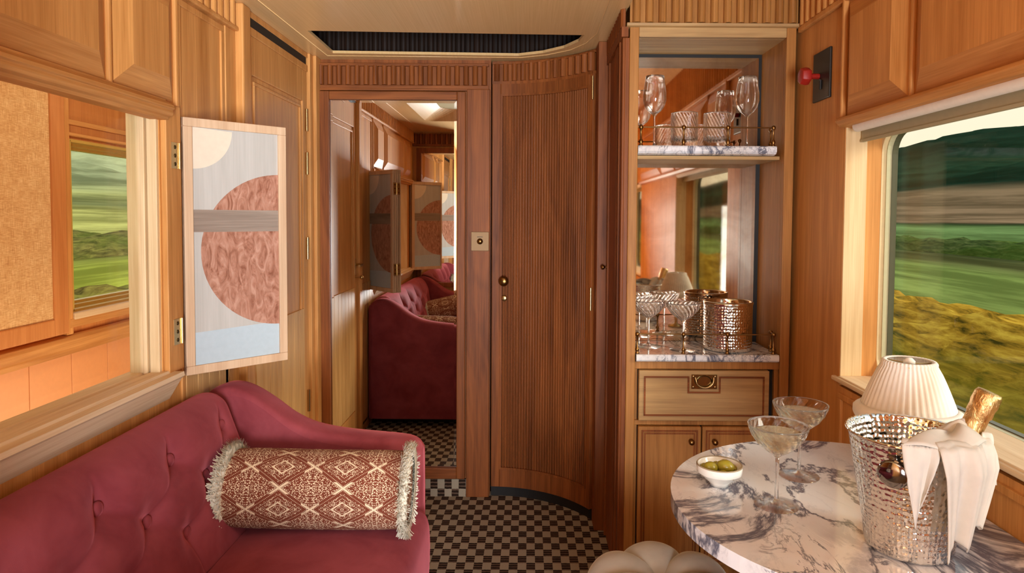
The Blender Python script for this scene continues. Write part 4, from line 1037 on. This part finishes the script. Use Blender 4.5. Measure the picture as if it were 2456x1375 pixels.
# table lamp
lx, ly = .845, 1.465
lm = thing('table_lamp', (lx, ly, .730), 'small lamp with white pleated fabric shade on the marble table', 'lamp')
MB().lathe([(0, 0), (.045, 0), (.045, .008), (.012, .016), (.008, .03), (.008, .19), (0, .19)], 32, c=(lx, ly, .7305)).build('stand', M_brass, lm)
def pleat(r, z, a, i): return (r+.0022*abs(sin(22*a))*(1 if 1 <= i <= 9 else 0)-.001, z)
shp = [(.045, .306), (.051, .307), (.054, .303)]+[(.054+.041*(k/6)**.85, .297-.098*k/6) for k in range(7)]+[(.0955, .198)]
MB().lathe(shp, 176, c=(lx, ly, .7305), mod=pleat).build('shade', M_white, lm, solid=.0015)
MB().lathe([(.0945, .205), (.103, .200), (.108, .194), (.108, .182), (.104, .175)], 120, c=(lx, ly, .7305), mod=lambda r, z, a, i: (r+.0015*sin(10*a)*(i/4), z+.0035*sin(10*a+.6)*(i/4))).build('shade_trim', M_white, lm, solid=.0025)
MB().lathe([(.0, .300), (.012, .300), (.012, .306), (.006, .312), (0, .313)], 20, c=(lx, ly, .7305)).build('finial', M_white, lm)
p = MB()
for k in range(3): a = 2*pi*k/3; p.tube([(lx, ly, .7305+.30), (lx+.056*cos(a), ly+.056*sin(a), .7305+.300)], .0015, 6)
p.build('spider', M_brass, lm)

# ------------------------------------------------------------ pouf
pf = thing('pouf_stool', (.338, 1.63, 0), 'pale grey velvet stool with scalloped petal seat in front of the bar', 'stool')
def petal(r, z, a, i): 
    k = abs(cos(3*(a+.5236))) ** .5
    f = min(1, r/.12)
    return (r*(1-.075*(1-k)*f), z-.028*(1-k)*f*(1 if z > .2 else .4))
prf = [(0.004, .432), (.02, .450), (.05, .468), (.09, .478), (.13, .476), (.165, .462), (.187, .437), (.197, .405), (.198, .37), (.194, .32), (.192, .25), (.19, .12), (.185, .06), (.0, .05)]
prf = [catm(prf, k/60) for k in range(61)]
MB().lathe(prf, 220, c=(.338, 1.63, 0), mod=petal).build('seat', M_greyvel, pf)
MB().sphere((.338, 1.63, .438), .014, 20, 10, (1, 1, .6)).build('button', M_greyvel, pf)
MB().lathe([(0, 0), (.17, 0), (.17, .055), (0, .055)], 48, c=(.338, 1.63, 0)).build('plinth', M_black, pf)

# ------------------------------------------------------------ outside
def terrain(sgn, stops, name, label):
    pts = [(2.2, -1.8), (5, -1.6), (12, -1.6), (20, -1.3), (40, -.8), (60, 1.2), (100, 8), (160, 21), (260, 49), (330, 50), (420, 30)]
    def hz(x):
        for (a, za), (b, zb) in zip(pts, pts[1:]):
            if x <= b: t = (x-a)/(b-a); t = t*t*(3-2*t)*.3+t*.7; return za+(zb-za)*t
        return pts[-1][1]
    m = MB()
    def f(u, v):
        x = 2.2*(420/2.2)**u; y = -1400+2400*v
        z = hz(x)
        amp = 0 if x < 20 else min(1, (x-20)/80)
        z += amp*(mn.noise(Vector((x*.012, y*.006, sgn*3)))*x*.045)
        if x > 104: z += abs(mn.noise(Vector((x*.09, y*.05, 7))))*3.0*min(1, (x-104)/30)
        return (sgn*x, y, z)
    m.grid(f, 150, 330)
    mt_, t, b = newmat(name+'_fields')
    tc = N(t, 'TexCoord'); s = N(t, 'SeparateXYZ'); L(t, tc.outputs['Object'], s.inputs[0])
    X = M(t, 'ABSOLUTE', s.outputs[0]); lg = M(t, 'DIVIDE', M(t, 'LOGARITHM', X, 2.0), math.log2(420))
    c = N(t, 'CombineXYZ'); L(t, M(t, 'MULTIPLY', lg, 55), c.inputs[0]); L(t, M(t, 'MULTIPLY', M(t, 'DIVIDE', s.outputs[1], X), 1.6), c.inputs[1])
    nz = noise(t, c.outputs[0], 1, 5, .65, .3)
    c2 = N(t, 'CombineXYZ'); L(t, M(t, 'MULTIPLY', lg, 14), c2.inputs[0]); L(t, M(t, 'MULTIPLY', M(t, 'DIVIDE', s.outputs[1], X), .9), c2.inputs[1])
    nz2 = noise(t, c2.outputs[0], 1, 3, .5)
    fac = M(t, 'ADD', lg, M(t, 'MULTIPLY', M(t, 'SUBTRACT', nz2, .5), .045))
    cc = ramp(t, fac, [(math.log2(x)/math.log2(420), c_) for x, c_ in stops])
    cc = mixc(t, step(t, nz, .36, .66), mixc(t, 1.0, cc, (.45, .46, .42), 'MULTIPLY'), cc)
    L(t, cc, b.inputs['Base Color']); b.inputs['Roughness'].default_value = 1; b.inputs['Specular IOR Level'].default_value = 0
    o = m.build(name, mt_, recalc=False); return tag(o, label, 'ground', kind='structure')
G1, G2, BR, FO, OC = hexc('7FA03C'), hexc('4F8A3E'), hexc('8F7455'), hexc('1F3526'), hexc('A0A040')
terrain(1, [(2.2, hexc('6a5a28')), (11, hexc('7a7a30')), (14, hexc('8A9A50')), (21, hexc('86984E')), (24, hexc('5e6038')), (34, hexc('626c3c')), (40, hexc('6E8A4E')), (52, hexc('789458')), (56, hexc('33452a')), (59, hexc('93785C')), (98, hexc('8C7356')), (106, FO), (150, hexc('2c4630')), (250, FO)], 'ground_right', 'patchwork fields rising to dark wooded hills outside the right window')
terrain(-1, [(2.2, hexc('6a5f30')), (11, hexc('6a5f30')), (14, hexc('BDBE4A')), (21, hexc('B8BC50')), (25, hexc('6a6a3c')), (36, hexc('A0A450')), (46, hexc('D2CC78')), (66, hexc('C8C274')), (74, hexc('74784e')), (90, hexc('C0BF7c')), (120, hexc('A4AA80')), (180, hexc('C0C498')), (250, hexc('B0B698'))], 'ground_left', 'olive green fields and hedges rising outside the corridor window')
def bush_mat(name, a, b_, c_):
    m, t, b = newmat(name)
    v = noise(t, mapped(t, scale=(5, .8, 6)), 1, 6, .7, .4); v2 = noise(t, mapped(t, scale=(.5, .12, .6)), 1, 3)
    c = ramp(t, v, [(.34, c_), (.5, a), (.66, b_)])
    L(t, mixc(t, step(t, v2, .42, .62), c, mixc(t, .4, c, hexc('4c6a1e'))), b.inputs['Base Color']); b.inputs['Roughness'].default_value = 1; b.inputs['Specular IOR Level'].default_value = 0
    return m
def hedge(name, x, y0, y1, top, wid, mat, label, seed):
    m = MB(); Ly = y1-y0
    def f(u, v):
        y = y0+Ly*u; a = pi*v; hgt = (top+1.7)*(1+.18*mn.noise(Vector((y*.25, seed, 0))))*(min(1, sin(pi*u)*4)**.5)
        r = Vector((cos(a)*wid, 0, sin(a)*hgt)); d = 1+.16*mn.noise(Vector((cos(a)*2+seed, y*.8, sin(a)*3)))+.08*mn.noise(Vector((cos(a)*8, y*3.2, sin(a)*9+seed)))
        return (x+r.x*d, y, -1.75+r.z*d)
    m.grid(f, 260, 40); o = m.build(name, mat, origin=(x, (y0+y1)/2, -1.7), recalc=False); return tag(o, label, 'hedge')
hedge('hedge', 7.4, -60, 30, -.12, 1.6, bush_mat('ochre_leaves', hexc('A87E26'), hexc('D8B040'), hexc('443c14')), 'ochre and green hedge close outside the right window', 1.3)
hedge('hedge', 30, -120, 90, .0, 1.6, bush_mat('dark_leaves', hexc('4a5a2c'), hexc('6a7040'), hexc('28331c')), 'low dark hedge line across the green field outside the right window', 5.1)
hedge('hedge', -8.0, -30, 40, -.08, 1.4, bush_mat('brown_leaves', hexc('7A6A34'), hexc('9c9044'), hexc('443c20')), 'brown hedge close outside the corridor window', 9.7)
hedge('hedge', -27, -120, 120, .25, 2.2, bush_mat('moss_leaves', hexc('6a6438'), hexc('8c8448'), hexc('403c26')), 'dark mossy hedge between bright fields outside the corridor window', 3.2)
